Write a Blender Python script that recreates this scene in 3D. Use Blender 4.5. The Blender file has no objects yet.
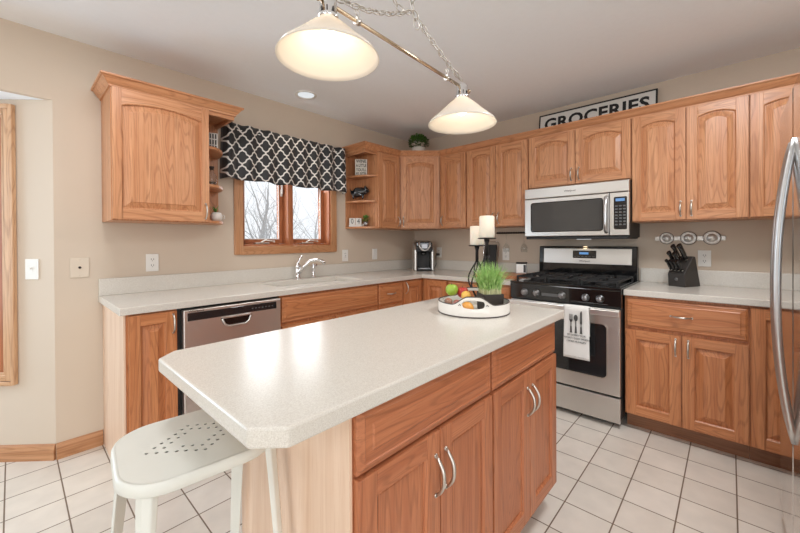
import bpy, bmesh, math, random
from mathutils import Vector, Matrix, noise
random.seed(7)
PI = math.pi
SC = bpy.context.scene
COL = SC.collection

# ------------------------------------------------------------------ camera
cam_d = bpy.data.cameras.new('camera'); cam = bpy.data.objects.new('camera', cam_d); COL.objects.link(cam)
cam_d.sensor_width = 36.0; cam_d.lens = 358.114 * 36 / 800; cam_d.shift_y = -23.7425 / 800
cam_d.clip_start = 0.02; cam_d.clip_end = 200
_F = Vector((0.73513751, 0.67789919, -0.00505343)); _R = Vector((0.6778761, -0.73515452, -0.00564065)); _U = Vector((0.00753884, -0.00072105, 0.99997132))
_M = Matrix((_R, _U, -_F)).transposed().to_4x4(); _M.translation = (-3.34348, -2.83943, 1.2389)
cam.matrix_world = _M
SC.camera = cam

# ------------------------------------------------------------------ world, lights, exposure
SC.view_settings.view_transform = 'Standard'; SC.view_settings.look = 'None'
SC.view_settings.gamma = 1.0; SC.view_settings.use_curve_mapping = False
SC.view_settings.exposure = 0.0
SC.cycles.use_denoising = True
SC.cycles.max_bounces = 10; SC.cycles.diffuse_bounces = 6; SC.cycles.glossy_bounces = 5
SC.cycles.transmission_bounces = 8; SC.cycles.transparent_max_bounces = 12
SC.cycles.sample_clamp_indirect = 6.0
W = bpy.data.worlds.new('sky'); SC.world = W; W.use_nodes = True
bg = W.node_tree.nodes['Background']; bg.inputs[0].default_value = (0.93, 0.965, 1.0, 1); bg.inputs[1].default_value = 1.15

def area(name, loc, target, sx, sy, power, col=(1, 1, 1)):
    d = bpy.data.lights.new(name, 'AREA'); d.shape = 'RECTANGLE'; d.size = sx; d.size_y = sy; d.energy = power; d.color = col
    o = bpy.data.objects.new(name, d); COL.objects.link(o); o.location = loc
    o.rotation_euler = (Vector(target) - Vector(loc)).to_track_quat('-Z', 'Y').to_euler()
    return o
area('fill_behind_camera', (-5.2, -8.30, 1.2), (-3.2, 0, 1.9), 3.4, 2.1, 66, (0.94, 0.97, 1.0))  # added soft fill from behind the camera, no door is modelled there
area('fill_from_left', (-9.35, -4.2, 1.4), (0, -2.4, 1.9), 3.4, 1.7, 92, (0.92, 0.965, 1.0))  # added soft fill at an invented opening in the unseen left wall
area('daylight_bay', (-4.5, 0.68, 1.25), (-3.3, -0.4, 1.15), 0.9, 1.3, 25, (0.62, 0.82, 1.0))
CEILING_FILLS = ((-1.40, -2.90, 21), (-3.02, -1.12, 10), (-3.95, -3.75, 14), (-5.6, -3.2, 8))  # fill lamps added out of view to even out the brightness: x, y, power
for _x, _y, _p in CEILING_FILLS: area('ceiling_fill_light', (_x, _y, 2.405), (_x, _y + 0.001, 0), 0.42, 0.42, _p * 1.06, (0.97, 0.985, 1.0))
area('daylight_kitchen_window', (-1.69, 0.16, 1.6), (-1.9, -2.0, 0.9), 0.85, 0.8, 10, (0.93, 0.97, 1.0))
def point(name, loc, power, col, r=0.03):
    d = bpy.data.lights.new(name, 'POINT'); d.energy = power; d.color = col; d.shadow_soft_size = r
    o = bpy.data.objects.new(name, d); COL.objects.link(o); o.location = loc; return o
def spot(name, loc, power, col, ang, blend=0.5, r=0.04, target=None):
    d = bpy.data.lights.new(name, 'SPOT'); d.energy = power; d.color = col; d.spot_size = math.radians(ang); d.spot_blend = blend; d.shadow_soft_size = r
    o = bpy.data.objects.new(name, d); COL.objects.link(o); o.location = loc
    if target: o.rotation_euler = (Vector(target) - Vector(loc)).to_track_quat('-Z', 'Y').to_euler()
    return o

# ------------------------------------------------------------------ materials
def lin(c):
    c /= 255.0
    return c / 12.92 if c <= 0.04045 else ((c + 0.055) / 1.055) ** 2.4
def rgb(r, g, b): return (lin(r), lin(g), lin(b), 1)
def newmat(name):
    m = bpy.data.materials.new(name); m.use_nodes = True
    return m, m.node_tree.nodes, m.node_tree.links, m.node_tree.nodes['Principled BSDF']
def plain(name, col, rough=0.5, metal=0.0, noise_amt=0.0, scale=40, bump=0.0, coat=0.0, spec=0.5):
    m, N, L, p = newmat(name)
    p.inputs['Base Color'].default_value = col; p.inputs['Roughness'].default_value = rough; p.inputs['Metallic'].default_value = metal
    p.inputs['Coat Weight'].default_value = coat; p.inputs['Specular IOR Level'].default_value = spec
    if noise_amt or bump:
        tc = N.new('ShaderNodeTexCoord'); nz = N.new('ShaderNodeTexNoise'); nz.inputs['Scale'].default_value = scale; nz.inputs['Detail'].default_value = 3
        L.new(tc.outputs['Object'], nz.inputs['Vector'])
        if noise_amt:
            mx = N.new('ShaderNodeMix'); mx.data_type = 'RGBA'
            mx.inputs[6].default_value = tuple(c * (1 - noise_amt) for c in col[:3]) + (1,); mx.inputs[7].default_value = tuple(min(1, c * (1 + noise_amt)) for c in col[:3]) + (1,)
            L.new(nz.outputs['Fac'], mx.inputs[0]); L.new(mx.outputs[2], p.inputs['Base Color'])
        if bump:
            bp = N.new('ShaderNodeBump'); bp.inputs['Strength'].default_value = bump; bp.inputs['Distance'].default_value = 0.002
            L.new(nz.outputs['Fac'], bp.inputs['Height']); L.new(bp.outputs[0], p.inputs['Normal'])
    return m
def oak(name, axis, light, mid, dark, rough=0.36, rings=21.0):
    m, N, L, p = newmat(name)
    tc = N.new('ShaderNodeTexCoord'); oi = N.new('ShaderNodeObjectInfo')
    ml = N.new('ShaderNodeVectorMath'); ml.operation = 'SCALE'; ml.inputs[0].default_value = (7.3, 5.1, 9.7); L.new(oi.outputs['Random'], ml.inputs['Scale'])
    ad = N.new('ShaderNodeVectorMath'); ad.operation = 'ADD'; L.new(tc.outputs['Object'], ad.inputs[0]); L.new(ml.outputs[0], ad.inputs[1])
    def stretched(a, g):
        mp = N.new('ShaderNodeMapping'); s = [a, a, a]; s['XYZ'.index(axis)] = g; mp.inputs['Scale'].default_value = s
        L.new(ad.outputs[0], mp.inputs['Vector']); return mp
    n1 = N.new('ShaderNodeTexNoise'); n1.inputs['Scale'].default_value = 1; n1.inputs['Detail'].default_value = 1.5; n1.inputs['Roughness'].default_value = 0.45
    L.new(stretched(9.0, 0.85).outputs[0], n1.inputs['Vector'])
    mu = N.new('ShaderNodeMath'); mu.operation = 'MULTIPLY'; mu.inputs[1].default_value = rings * 6.283; L.new(n1.outputs['Fac'], mu.inputs[0])
    sn = N.new('ShaderNodeMath'); sn.operation = 'SINE'; L.new(mu.outputs[0], sn.inputs[0])
    n2 = N.new('ShaderNodeTexNoise'); n2.inputs['Scale'].default_value = 1; n2.inputs['Detail'].default_value = 3
    L.new(stretched(260, 9).outputs[0], n2.inputs['Vector'])
    n3 = N.new('ShaderNodeTexNoise'); n3.inputs['Scale'].default_value = 1; n3.inputs['Detail'].default_value = 1
    L.new(stretched(48, 1.3).outputs[0], n3.inputs['Vector'])
    def MR(src, a, b_, c, d):
        q = N.new('ShaderNodeMapRange'); q.inputs[1].default_value = a; q.inputs[2].default_value = b_; q.inputs[3].default_value = c; q.inputs[4].default_value = d; L.new(src, q.inputs[0]); return q.outputs[0]
    def MX(f, a, b_):
        q = N.new('ShaderNodeMix'); q.data_type = 'RGBA'; L.new(f, q.inputs[0])
        for k, v in ((6, a), (7, b_)):
            if isinstance(v, tuple): q.inputs[k].default_value = v
            else: L.new(v, q.inputs[k])
        return q.outputs[2]
    def MU(a, b_):
        q = N.new('ShaderNodeMath'); q.operation = 'MULTIPLY'
        for k, v in enumerate((a, b_)):
            if isinstance(v, float): q.inputs[k].default_value = v
            else: L.new(v, q.inputs[k])
        return q.outputs[0]
    base = MX(MR(n3.outputs['Fac'], 0.32, 0.68, 0, 1), mid, light)
    line = MU(MR(sn.outputs[0], 0.35, 1.0, 0, 1), MR(n2.outputs['Fac'], 0.35, 0.62, 0.35, 1.0))
    pores = MR(n2.outputs['Fac'], 0.52, 0.72, 0, 0.42)
    sm = N.new('ShaderNodeMath'); sm.operation = 'MAXIMUM'; L.new(MU(line, 0.56), sm.inputs[0]); L.new(pores, sm.inputs[1])
    L.new(MX(sm.outputs[0], base, dark), p.inputs['Base Color'])
    p.inputs['Roughness'].default_value = rough
    bp = N.new('ShaderNodeBump'); bp.inputs['Strength'].default_value = 0.10; bp.inputs['Distance'].default_value = -0.0008
    L.new(sm.outputs[0], bp.inputs['Height']); L.new(bp.outputs[0], p.inputs['Normal'])
    return m
OL, OM, OD = rgb(206, 150, 108), rgb(190, 129, 88), rgb(138, 84, 52)
oak_v = oak('oak grain upright', 'Z', OL, OM, OD); oak_h = oak('oak grain across', 'X', OL, OM, OD); oak_y = oak('oak grain deep', 'Y', OL, OM, OD)
BL, BM, BD_ = rgb(204, 138, 92), rgb(186, 116, 72), rgb(136, 78, 45)
oakb_v = oak('base oak upright', 'Z', BL, BM, BD_); oakb_h = oak('base oak across', 'X', BL, BM, BD_)
RL, RM, RD = rgb(188, 119, 81), rgb(170, 101, 66), rgb(126, 72, 45)
oakr_v = oak('red oak upright', 'Z', RL, RM, RD); oakr_h = oak('red oak across', 'X', RL, RM, RD)
VL, VM, VD = rgb(232, 204, 180), rgb(224, 192, 166), rgb(208, 170, 140)
veneer = oak('pale veneer', 'Z', VL, VM, VD, 0.42, 4.0)
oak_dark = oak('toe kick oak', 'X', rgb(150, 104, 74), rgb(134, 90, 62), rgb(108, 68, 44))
board_wood = oak('board wood', 'X', rgb(190, 120, 78), rgb(165, 95, 58), rgb(120, 64, 38))
trim_v = oak('trim oak upright', 'Z', rgb(196, 146, 106), rgb(178, 124, 84), rgb(138, 90, 56)); trim_h = oak('trim oak across', 'X', rgb(196, 146, 106), rgb(178, 124, 84), rgb(138, 90, 56))
bay_v = oak('bay trim upright', 'Z', rgb(212, 172, 136), rgb(196, 152, 114), rgb(150, 108, 76)); bay_h = oak('bay trim across', 'X', rgb(212, 172, 136), rgb(196, 152, 114), rgb(150, 108, 76))
sash_v = oak('sash oak upright', 'Z', rgb(178, 112, 72), rgb(158, 92, 56), rgb(120, 66, 38)); sash_h = oak('sash oak across', 'X', rgb(178, 112, 72), rgb(158, 92, 56), rgb(120, 66, 38))

def stone(name, col, dk, rough=0.24):
    m, N, L, p = newmat(name)
    tc = N.new('ShaderNodeTexCoord'); nz = N.new('ShaderNodeTexNoise'); nz.inputs['Scale'].default_value = 380; nz.inputs['Detail'].default_value = 2
    L.new(tc.outputs['Object'], nz.inputs['Vector'])
    rp = N.new('ShaderNodeValToRGB'); e = rp.color_ramp.elements; e[0].position = 0.36; e[0].color = dk; e[1].position = 0.52; e[1].color = col
    k = rp.color_ramp.elements.new(0.70); k.color = tuple(min(1, c * 1.08) for c in col[:3]) + (1,)
    L.new(nz.outputs['Fac'], rp.inputs[0]); L.new(rp.outputs[0], p.inputs['Base Color'])
    p.inputs['Roughness'].default_value = rough
    return m
quartz = stone('speckled quartz', rgb(213, 208, 199), rgb(203, 196, 186))

def tile_floor():
    m, N, L, p = newmat('floor tile')
    tc = N.new('ShaderNodeTexCoord'); mp = N.new('ShaderNodeMapping'); mp.inputs['Location'].default_value = (-0.176 + 0.2 * 40, 0.058 + 0.2 * 40, 0)
    mp.inputs['Location'].default_value = (0.176 + 0.2 * 40, 0.062 + 0.2 * 40, 0)
    L.new(tc.outputs['Object'], mp.inputs['Vector'])
    br = N.new('ShaderNodeTexBrick'); br.offset = 0; br.squash = 1
    br.inputs['Scale'].default_value = 1; br.inputs['Brick Width'].default_value = 0.2; br.inputs['Row Height'].default_value = 0.2
    br.inputs['Mortar Size'].default_value = 0.0032; br.inputs['Mortar Smooth'].default_value = 0.25; br.inputs['Bias'].default_value = 0
    br.inputs['Color1'].default_value = rgb(226, 219, 209); br.inputs['Color2'].default_value = rgb(217, 209, 198); br.inputs['Mortar'].default_value = rgb(122, 104, 88)
    L.new(mp.outputs[0], br.inputs['Vector'])
    nz = N.new('ShaderNodeTexNoise'); nz.inputs['Scale'].default_value = 9; nz.inputs['Detail'].default_value = 5; L.new(tc.outputs['Object'], nz.inputs['Vector'])
    mr = N.new('ShaderNodeMapRange'); mr.inputs[1].default_value = 0.3; mr.inputs[2].default_value = 0.7; mr.inputs[3].default_value = 0.93; mr.inputs[4].default_value = 1.05; L.new(nz.outputs['Fac'], mr.inputs[0])
    mx = N.new('ShaderNodeMix'); mx.data_type = 'RGBA'; mx.blend_type = 'MULTIPLY'; mx.inputs[0].default_value = 1
    L.new(br.outputs['Color'], mx.inputs[6]); L.new(mr.outputs[0], mx.inputs[7]); L.new(mx.outputs[2], p.inputs['Base Color'])
    rr = N.new('ShaderNodeMapRange'); rr.inputs[3].default_value = 0.28; rr.inputs[4].default_value = 0.8; L.new(br.outputs['Fac'], rr.inputs[0]); L.new(rr.outputs[0], p.inputs['Roughness'])
    bp = N.new('ShaderNodeBump'); bp.inputs['Strength'].default_value = 0.5; bp.inputs['Distance'].default_value = 0.002; bp.invert = True
    L.new(br.outputs['Fac'], bp.inputs['Height']); L.new(bp.outputs[0], p.inputs['Normal'])
    return m
floor_m = tile_floor()
wall_m = plain('beige wall paint', rgb(206, 190, 172), 0.7, 0, 0.015, 3, 0.05)
ceil_m = plain('ceiling paint', rgb(246, 249, 252), 0.85, 0, 0.02, 30, 0.35)
white_m = plain('white plastic', rgb(232, 230, 225), 0.35)
ivory_m = plain('ivory plate', rgb(214, 200, 182), 0.4)
slot_m = plain('dark slot', rgb(45, 42, 40), 0.6)
def steel(name, col, rough, axis='X'):
    m, N, L, p = newmat(name)
    p.inputs['Base Color'].default_value = col; p.inputs['Metallic'].default_value = 1
    tc = N.new('ShaderNodeTexCoord'); mp = N.new('ShaderNodeMapping'); s = [900, 900, 900]; s['XYZ'.index(axis)] = 4; mp.inputs['Scale'].default_value = s
    L.new(tc.outputs['Object'], mp.inputs['Vector'])
    nz = N.new('ShaderNodeTexNoise'); nz.inputs['Scale'].default_value = 1; L.new(mp.outputs[0], nz.inputs['Vector'])
    mr = N.new('ShaderNodeMapRange'); mr.inputs[3].default_value = rough - 0.05; mr.inputs[4].default_value = rough + 0.09; L.new(nz.outputs['Fac'], mr.inputs[0]); L.new(mr.outputs[0], p.inputs['Roughness'])
    return m
stainless = steel('brushed stainless', (0.66, 0.64, 0.61, 1), 0.30)
fridge_steel = steel('polished stainless', (0.72, 0.71, 0.70, 1), 0.09, 'Z')
stainless_v = steel('brushed stainless upright', (0.60, 0.60, 0.60, 1), 0.30, 'Z')
nickel = plain('satin nickel', (0.62, 0.59, 0.54, 1), 0.30, 1)
chrome = plain('chrome', (0.82, 0.82, 0.83, 1), 0.08, 1)
brass = plain('pale brass', (0.55, 0.43, 0.30, 1), 0.25, 1)
black_gloss = plain('black enamel', rgb(20, 20, 21), 0.12, 0, 0, 1, 0, 0.4)
black_glass = plain('black glass', rgb(34, 35, 37), 0.06, 0, 0, 1, 0, 0.3)
smoke_glass = plain('smoked window glass', rgb(66, 66, 66), 0.07, 0, 0, 1, 0, 0.5)
black_matte = plain('black matte', rgb(30, 29, 29), 0.5)
cast_iron = plain('cast iron', rgb(34, 33, 33), 0.55, 0, 0.2, 200, 0.2)
dark_iron = plain('dark iron', rgb(38, 34, 32), 0.5, 0.4)
grey_plastic = plain('grey plastic', rgb(96, 96, 96), 0.4)
fridge_side = plain('fridge side grey', rgb(120, 120, 120), 0.4)
knob_m = plain('knob metal', (0.35, 0.35, 0.36, 1), 0.3, 1)
def emis(name, col, s):
    m, N, L, p = newmat(name); p.inputs['Base Color'].default_value = (0.02, 0.02, 0.02, 1); p.inputs['Emission Color'].default_value = col; p.inputs['Emission Strength'].default_value = s; return m
blue_lcd = emis('blue lit display', rgb(110, 165, 225), 0.8)
bulb_m = emis('lit bulb', (1, 0.90, 0.74, 1), 5)
recess_m = emis('recessed lens', (0.93, 0.97, 1.0, 1), 0.8)
def shade_mat():
    m, N, L, p = newmat('opal glass shade'); out = N['Material Output']
    p.inputs['Base Color'].default_value = (0.90, 0.86, 0.80, 1); p.inputs['Roughness'].default_value = 0.15
    tr = N.new('ShaderNodeBsdfTranslucent'); tr.inputs[0].default_value = (0.98, 0.90, 0.78, 1)
    mx = N.new('ShaderNodeMixShader'); mx.inputs[0].default_value = 0.35; L.new(p.outputs[0], mx.inputs[1]); L.new(tr.outputs[0], mx.inputs[2]); L.new(mx.outputs[0], out.inputs[0]); return m
opal = shade_mat()
def clear_glass(name, tint=(1, 1, 1, 1), refl=0.08):
    m, N, L, p = newmat(name); out = N['Material Output']; N.remove(p)
    t = N.new('ShaderNodeBsdfTransparent'); t.inputs[0].default_value = tint; g = N.new('ShaderNodeBsdfGlossy'); g.inputs['Roughness'].default_value = 0.02
    lw = N.new('ShaderNodeLayerWeight'); lw.inputs[0].default_value = 0.5
    pw = N.new('ShaderNodeMath'); pw.operation = 'POWER'; pw.inputs[1].default_value = 4; L.new(lw.outputs['Facing'], pw.inputs[0])
    ma = N.new('ShaderNodeMath'); ma.operation = 'MULTIPLY_ADD'; ma.inputs[1].default_value = 0.6; ma.inputs[2].default_value = 0.04; L.new(pw.outputs[0], ma.inputs[0])
    mx = N.new('ShaderNodeMixShader'); L.new(ma.outputs[0], mx.inputs[0]); L.new(t.outputs[0], mx.inputs[1]); L.new(g.outputs[0], mx.inputs[2]); L.new(mx.outputs[0], out.inputs[0]); return m
pane_m = clear_glass('window pane'); jar_glass = clear_glass('jar glass', (0.97, 0.98, 0.98, 1))
candle_m = plain('ivory wax', rgb(238, 226, 208), 0.5); candle_m.node_tree.nodes['Principled BSDF'].inputs['Subsurface Weight'].default_value = 0.15
stool_m = plain('cream painted metal', rgb(222, 222, 214), 0.35, 0, 0.03, 12)
enamel_m = plain('chipped white enamel', rgb(233, 228, 220), 0.4, 0, 0.04, 30)
rim_m = plain('dark tray rim', rgb(70, 60, 54), 0.5)
towel_m = plain('white towel cloth', rgb(236, 234, 230), 0.9, 0, 0.03, 300, 0.25)
ink_m = plain('grey print', rgb(78, 76, 74), 0.8); ink_black = plain('black lettering', rgb(24, 23, 23), 0.6)
sign_white = plain('white sign face', rgb(222, 219, 213), 0.6, 0, 0.03, 20)
pot_m = plain('dark brown planter', rgb(48, 40, 35), 0.5); conc_m = plain('white stone pot', rgb(205, 198, 188), 0.7, 0, 0.06, 40)
soil_m = plain('soil', rgb(60, 44, 34), 0.9)
def leafm(name, a, b):
    m, N, L, p = newmat(name); tc = N.new('ShaderNodeTexCoord'); nz = N.new('ShaderNodeTexNoise'); nz.inputs['Scale'].default_value = 60; L.new(tc.outputs['Object'], nz.inputs['Vector'])
    mx = N.new('ShaderNodeMix'); mx.data_type = 'RGBA'; mx.inputs[6].default_value = a; mx.inputs[7].default_value = b
    rp = N.new('ShaderNodeMapRange'); rp.inputs[1].default_value = 0.35; rp.inputs[2].default_value = 0.65; L.new(nz.outputs['Fac'], rp.inputs[0]); L.new(rp.outputs[0], mx.inputs[0]); L.new(mx.outputs[2], p.inputs['Base Color'])
    p.inputs['Roughness'].default_value = 0.5; return m
grass_m = leafm('wheatgrass green', rgb(134, 180, 88), rgb(182, 212, 138)); leaf_dark = leafm('boxwood green', rgb(44, 74, 30), rgb(86, 122, 48)); leaf_mid = leafm('herb green', rgb(66, 112, 48), rgb(112, 156, 70))
stem_pale = plain('pale grass base', rgb(214, 214, 170), 0.6)
bark_m = plain('grey bark', rgb(186, 186, 186), 0.9, 0, 0.15, 20); snow_m = plain('snow', rgb(240, 243, 246), 0.8)

def valance_mat():
    m, N, L, p = newmat('black trellis cloth'); uv = N.new('ShaderNodeUVMap'); sp = N.new('ShaderNodeSeparateXYZ'); L.new(uv.outputs[0], sp.inputs[0])
    def M(op, a, b=None):
        n = N.new('ShaderNodeMath'); n.operation = op
        for i, x in enumerate((a, b)):
            if x is None: continue
            if isinstance(x, (int, float)): n.inputs[i].default_value = x
            else: L.new(x, n.inputs[i])
        return n.outputs[0]
    u = M('MULTIPLY', sp.outputs[0], 1 / 0.103); v = M('MULTIPLY', sp.outputs[1], 1 / 0.112)
    a = M('ADD', u, v); b_ = M('SUBTRACT', u, v)
    def line(p, q):
        w = M('MULTIPLY', M('SINE', M('MULTIPLY', q, 4 * PI)), 0.035)
        return M('ABSOLUTE', M('SUBTRACT', M('FRACT', M('ADD', p, w)), 0.5))
    f = M('MINIMUM', line(a, b_), line(b_, a))
    mr = N.new('ShaderNodeMapRange'); mr.inputs[1].default_value = 0.055; mr.inputs[2].default_value = 0.085; mr.inputs[3].default_value = 1; mr.inputs[4].default_value = 0; L.new(f, mr.inputs[0])
    mx = N.new('ShaderNodeMix'); mx.data_type = 'RGBA'; mx.inputs[6].default_value = rgb(30, 30, 32); mx.inputs[7].default_value = rgb(226, 222, 216); L.new(mr.outputs[0], mx.inputs[0]); L.new(mx.outputs[2], p.inputs['Base Color'])
    p.inputs['Roughness'].default_value = 0.55; p.inputs['Sheen Weight'].default_value = 0.2
    return m
valance_m = valance_mat()

# ------------------------------------------------------------------ mesh builder and scene helpers
class MB:
    def __init__(s): s.v = []; s.f = []; s.m = []; s.s = []
    def add(s, vs, fs, mat=0, smooth=False):
        o = len(s.v); s.v += [tuple(p) for p in vs]
        for f in fs: s.f.append([i + o for i in f]); s.m.append(mat); s.s.append(smooth)
    def box(s, x0, x1, y0, y1, z0, z1, mat=0):
        vs = [(x0, y0, z0), (x1, y0, z0), (x1, y1, z0), (x0, y1, z0), (x0, y0, z1), (x1, y0, z1), (x1, y1, z1), (x0, y1, z1)]
        s.add(vs, [(0, 3, 2, 1), (4, 5, 6, 7), (0, 1, 5, 4), (1, 2, 6, 5), (2, 3, 7, 6), (3, 0, 4, 7)], mat)
    def prism(s, poly, axis, a, b, mat=0, smooth=False):
        n = len(poly)
        def P(p, t): return {'x': (t, p[0], p[1]), 'y': (p[0], t, p[1]), 'z': (p[0], p[1], t)}[axis]
        vs = [P(p, a) for p in poly] + [P(p, b) for p in poly]
        s.add(vs, [list(range(n))[::-1], list(range(n, 2 * n))], mat)
        s.add(vs, [(i, (i + 1) % n, n + (i + 1) % n, n + i) for i in range(n)], mat, smooth)
    def rings(s, loops, mat=0, smooth=False, cap0=False, cap1=False, closed=True):
        n = len(loops[0]); vs = [p for l in loops for p in l]; fs = []
        for k in range(len(loops) - 1):
            for i in range(n if closed else n - 1):
                j = (i + 1) % n; fs.append((k * n + i, k * n + j, (k + 1) * n + j, (k + 1) * n + i))
        s.add(vs, fs, mat, smooth)
        if cap0: s.add(loops[0], [list(range(n))[::-1]], mat)
        if cap1: s.add(loops[-1], [list(range(n))], mat)
    def tube(s, pts, r, n=8, mat=0, closed=False, smooth=True, flat=None):
        pts = [Vector(p) for p in pts]; k = len(pts); rr = r if isinstance(r, (list, tuple)) else [r] * k
        t0 = (pts[1] - pts[0]).normalized(); up = Vector((0, 0, 1)) if abs(t0.z) < 0.9 else Vector((1, 0, 0))
        nrm = t0.cross(up).normalized(); loops = []
        for i, p in enumerate(pts):
            if closed: t = (pts[(i + 1) % k] - pts[i - 1]).normalized()
            else: t = (pts[min(i + 1, k - 1)] - pts[max(i - 1, 0)]).normalized()
            nrm = (nrm - t * nrm.dot(t)).normalized(); bi = t.cross(nrm)
            fl = flat or 1
            loops.append([p + (nrm * math.cos(a) + bi * math.sin(a) * fl) * rr[i] for a in (2 * PI * q / n for q in range(n))])
        if closed: loops.append(loops[0])
        s.rings(loops, mat, smooth, not closed, not closed)
    def lathe(s, prof, n=24, c=(0, 0, 0), mat=0, smooth=True, caps=True):
        loops = [[(c[0] + r * math.cos(2 * PI * q / n), c[1] + r * math.sin(2 * PI * q / n), c[2] + z) for q in range(n)] for r, z in prof]
        s.rings(loops, mat, smooth, caps and prof[0][0] > 1e-6, caps and prof[-1][0] > 1e-6)
    def ball(s, c, r, n=14, mat=0, sc=(1, 1, 1)):
        m = n // 2
        loops = [[(c[0] + r * sc[0] * math.sin(PI * k / m) * math.cos(2 * PI * q / n), c[1] + r * sc[1] * math.sin(PI * k / m) * math.sin(2 * PI * q / n), c[2] - r * sc[2] * math.cos(PI * k / m)) for q in range(n)] for k in range(1, m)]
        vs = [p for l in loops for p in l]; s.rings(loops, mat, True)
        b = (c[0], c[1], c[2] - r * sc[2]); t = (c[0], c[1], c[2] + r * sc[2])
        s.add(loops[0] + [b], [((i + 1) % n, i, n) for i in range(n)], mat, True); s.add(loops[-1] + [t], [(i, (i + 1) % n, n) for i in range(n)], mat, True)
    def xf(s, M):
        s.v = [tuple(M @ Vector(p)) for p in s.v]; return s
    def build(s, name, mats, parent=None, bevel=0.0, loc=None, rz=0.0, weld=True, seg=2, rot=None):
        me = bpy.data.meshes.new(name); me.from_pydata(s.v, [], s.f)
        for i, p in enumerate(me.polygons): p.material_index = s.m[i]; p.use_smooth = s.s[i]
        bm = bmesh.new(); bm.from_mesh(me)
        if weld: bmesh.ops.remove_doubles(bm, verts=bm.verts, dist=1e-5)
        bmesh.ops.recalc_face_normals(bm, faces=bm.faces); bm.to_mesh(me); bm.free()
        for m in (mats if isinstance(mats, (list, tuple)) else [mats]): me.materials.append(m)
        o = bpy.data.objects.new(name, me); COL.objects.link(o)
        if parent: o.parent = parent
        if loc: o.location = loc
        if rot: o.rotation_euler = rot
        elif rz: o.rotation_euler = (0, 0, rz)
        if bevel:
            b = o.modifiers.new('bevel', 'BEVEL'); b.width = bevel; b.segments = seg; b.limit_method = 'ANGLE'; b.angle_limit = math.radians(40); b.harden_normals = False
        return o
def tag(o, label, cat, group=None):
    o['label'] = label; o['category'] = cat
    if group: o['group'] = group
    return o
def thing(name, label, cat, loc=(0, 0, 0), rz=0.0, group=None):
    o = bpy.data.objects.new(name, None); COL.objects.link(o); o.location = loc; o.rotation_euler = (0, 0, rz); o.empty_display_size = 0.05
    return tag(o, label, cat, group)
def struct(o):
    o['kind'] = 'structure'; return o
def dup(root, loc, rz=None, label=None, rot=None):
    r = root.copy(); COL.objects.link(r); r.location = loc
    if rz is not None: r.rotation_euler = (0, 0, rz)
    if rot is not None: r.rotation_euler = rot
    if label: r['label'] = label
    for ch in list(root.children):
        c = ch.copy(); COL.objects.link(c); c.parent = r
        for g in list(ch.children):
            d = g.copy(); COL.objects.link(d); d.parent = c
    return r
def text(name, body, size, mat, parent, M, align='CENTER', ext=0.0006, sx=1.0, bold=0.0, spacing=1.0, line=1.0):
    cu = bpy.data.curves.new(name, 'FONT'); cu.body = body; cu.size = size; cu.align_x = align; cu.align_y = 'CENTER'; cu.extrude = ext; cu.offset = bold; cu.space_character = spacing; cu.space_line = line
    cu.resolution_u = 3
    t = bpy.data.objects.new('tmp', cu); COL.objects.link(t)
    me = bpy.data.meshes.new_from_object(t); bpy.data.objects.remove(t)
    for v in me.vertices: v.co = M @ Vector((v.co.x * sx, v.co.y, v.co.z))
    me.materials.clear(); me.materials.append(mat); me.name = name
    o = bpy.data.objects.new(name, me); COL.objects.link(o)
    if parent: o.parent = parent
    return o
def front_text_matrix(x, y, z):   # text standing upright, read from -y
    return Matrix.Translation((x, y, z)) @ Matrix.Rotation(PI / 2, 4, 'X')
RB = -PI / 2     # cabinets on the right wall face -x

# ------------------------------------------------------------------ structure
H = 2.432
def wbox(name, mats, *a, **k):
    b = MB()
    for q in a: b.box(*q)
    return struct(b.build(name, mats, **k))
wbox('floor', floor_m, (-9.7, 0.15, -8.7, 1.2, -0.12, 0))
wbox('ceiling', ceil_m, (-9.7, 0.15, -8.7, 0.14, H, H + 0.1))
WX0, WX1, WZ0, WZ1 = -2.115, -1.25, 1.195, 2.03
wbox('wall_back', wall_m, (-3.18, WX0, 0, 0.14, 0, H), (WX1, 0.15, 0, 0.14, 0, H), (WX0, WX1, 0, 0.14, 0, WZ0), (WX0, WX1, 0, 0.14, WZ1, H),
     (-5.35, -3.18, 0, 0.03, 2.054, H), (-9.7, -5.35, 0, 0.14, 0, H))
wbox('wall_right', wall_m, (0, 0.15, -3.9, 0, 0, H))
wbox('wall_opposite', wall_m, (-2.06, 0, -3.9, -3.76, 0, H), (-2.06, -1.96, -8.7, -3.9, 0, H))
wbox('wall_rear', wall_m, (-9.7, -7.0, -8.7, -8.56, 0, H), (-3.4, -2.06, -8.7, -8.56, 0, H), (-7.0, -3.4, -8.7, -8.56, 2.25, H))
wbox('wall_left', wall_m, (-9.7, -9.56, -8.56, -6.0, 0, H), (-9.7, -9.56, -2.4, 0.0, 0, H), (-9.7, -9.56, -6.0, -2.4, 0, 0.5), (-9.7, -9.56, -6.0, -2.4, 2.25, H))
# bay alcove: angled wall built in its own frame (x runs outwards along the wall, front faces -y)
BAY = (-3.18, 0.0, 0.0); BR = math.radians(135)
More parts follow.
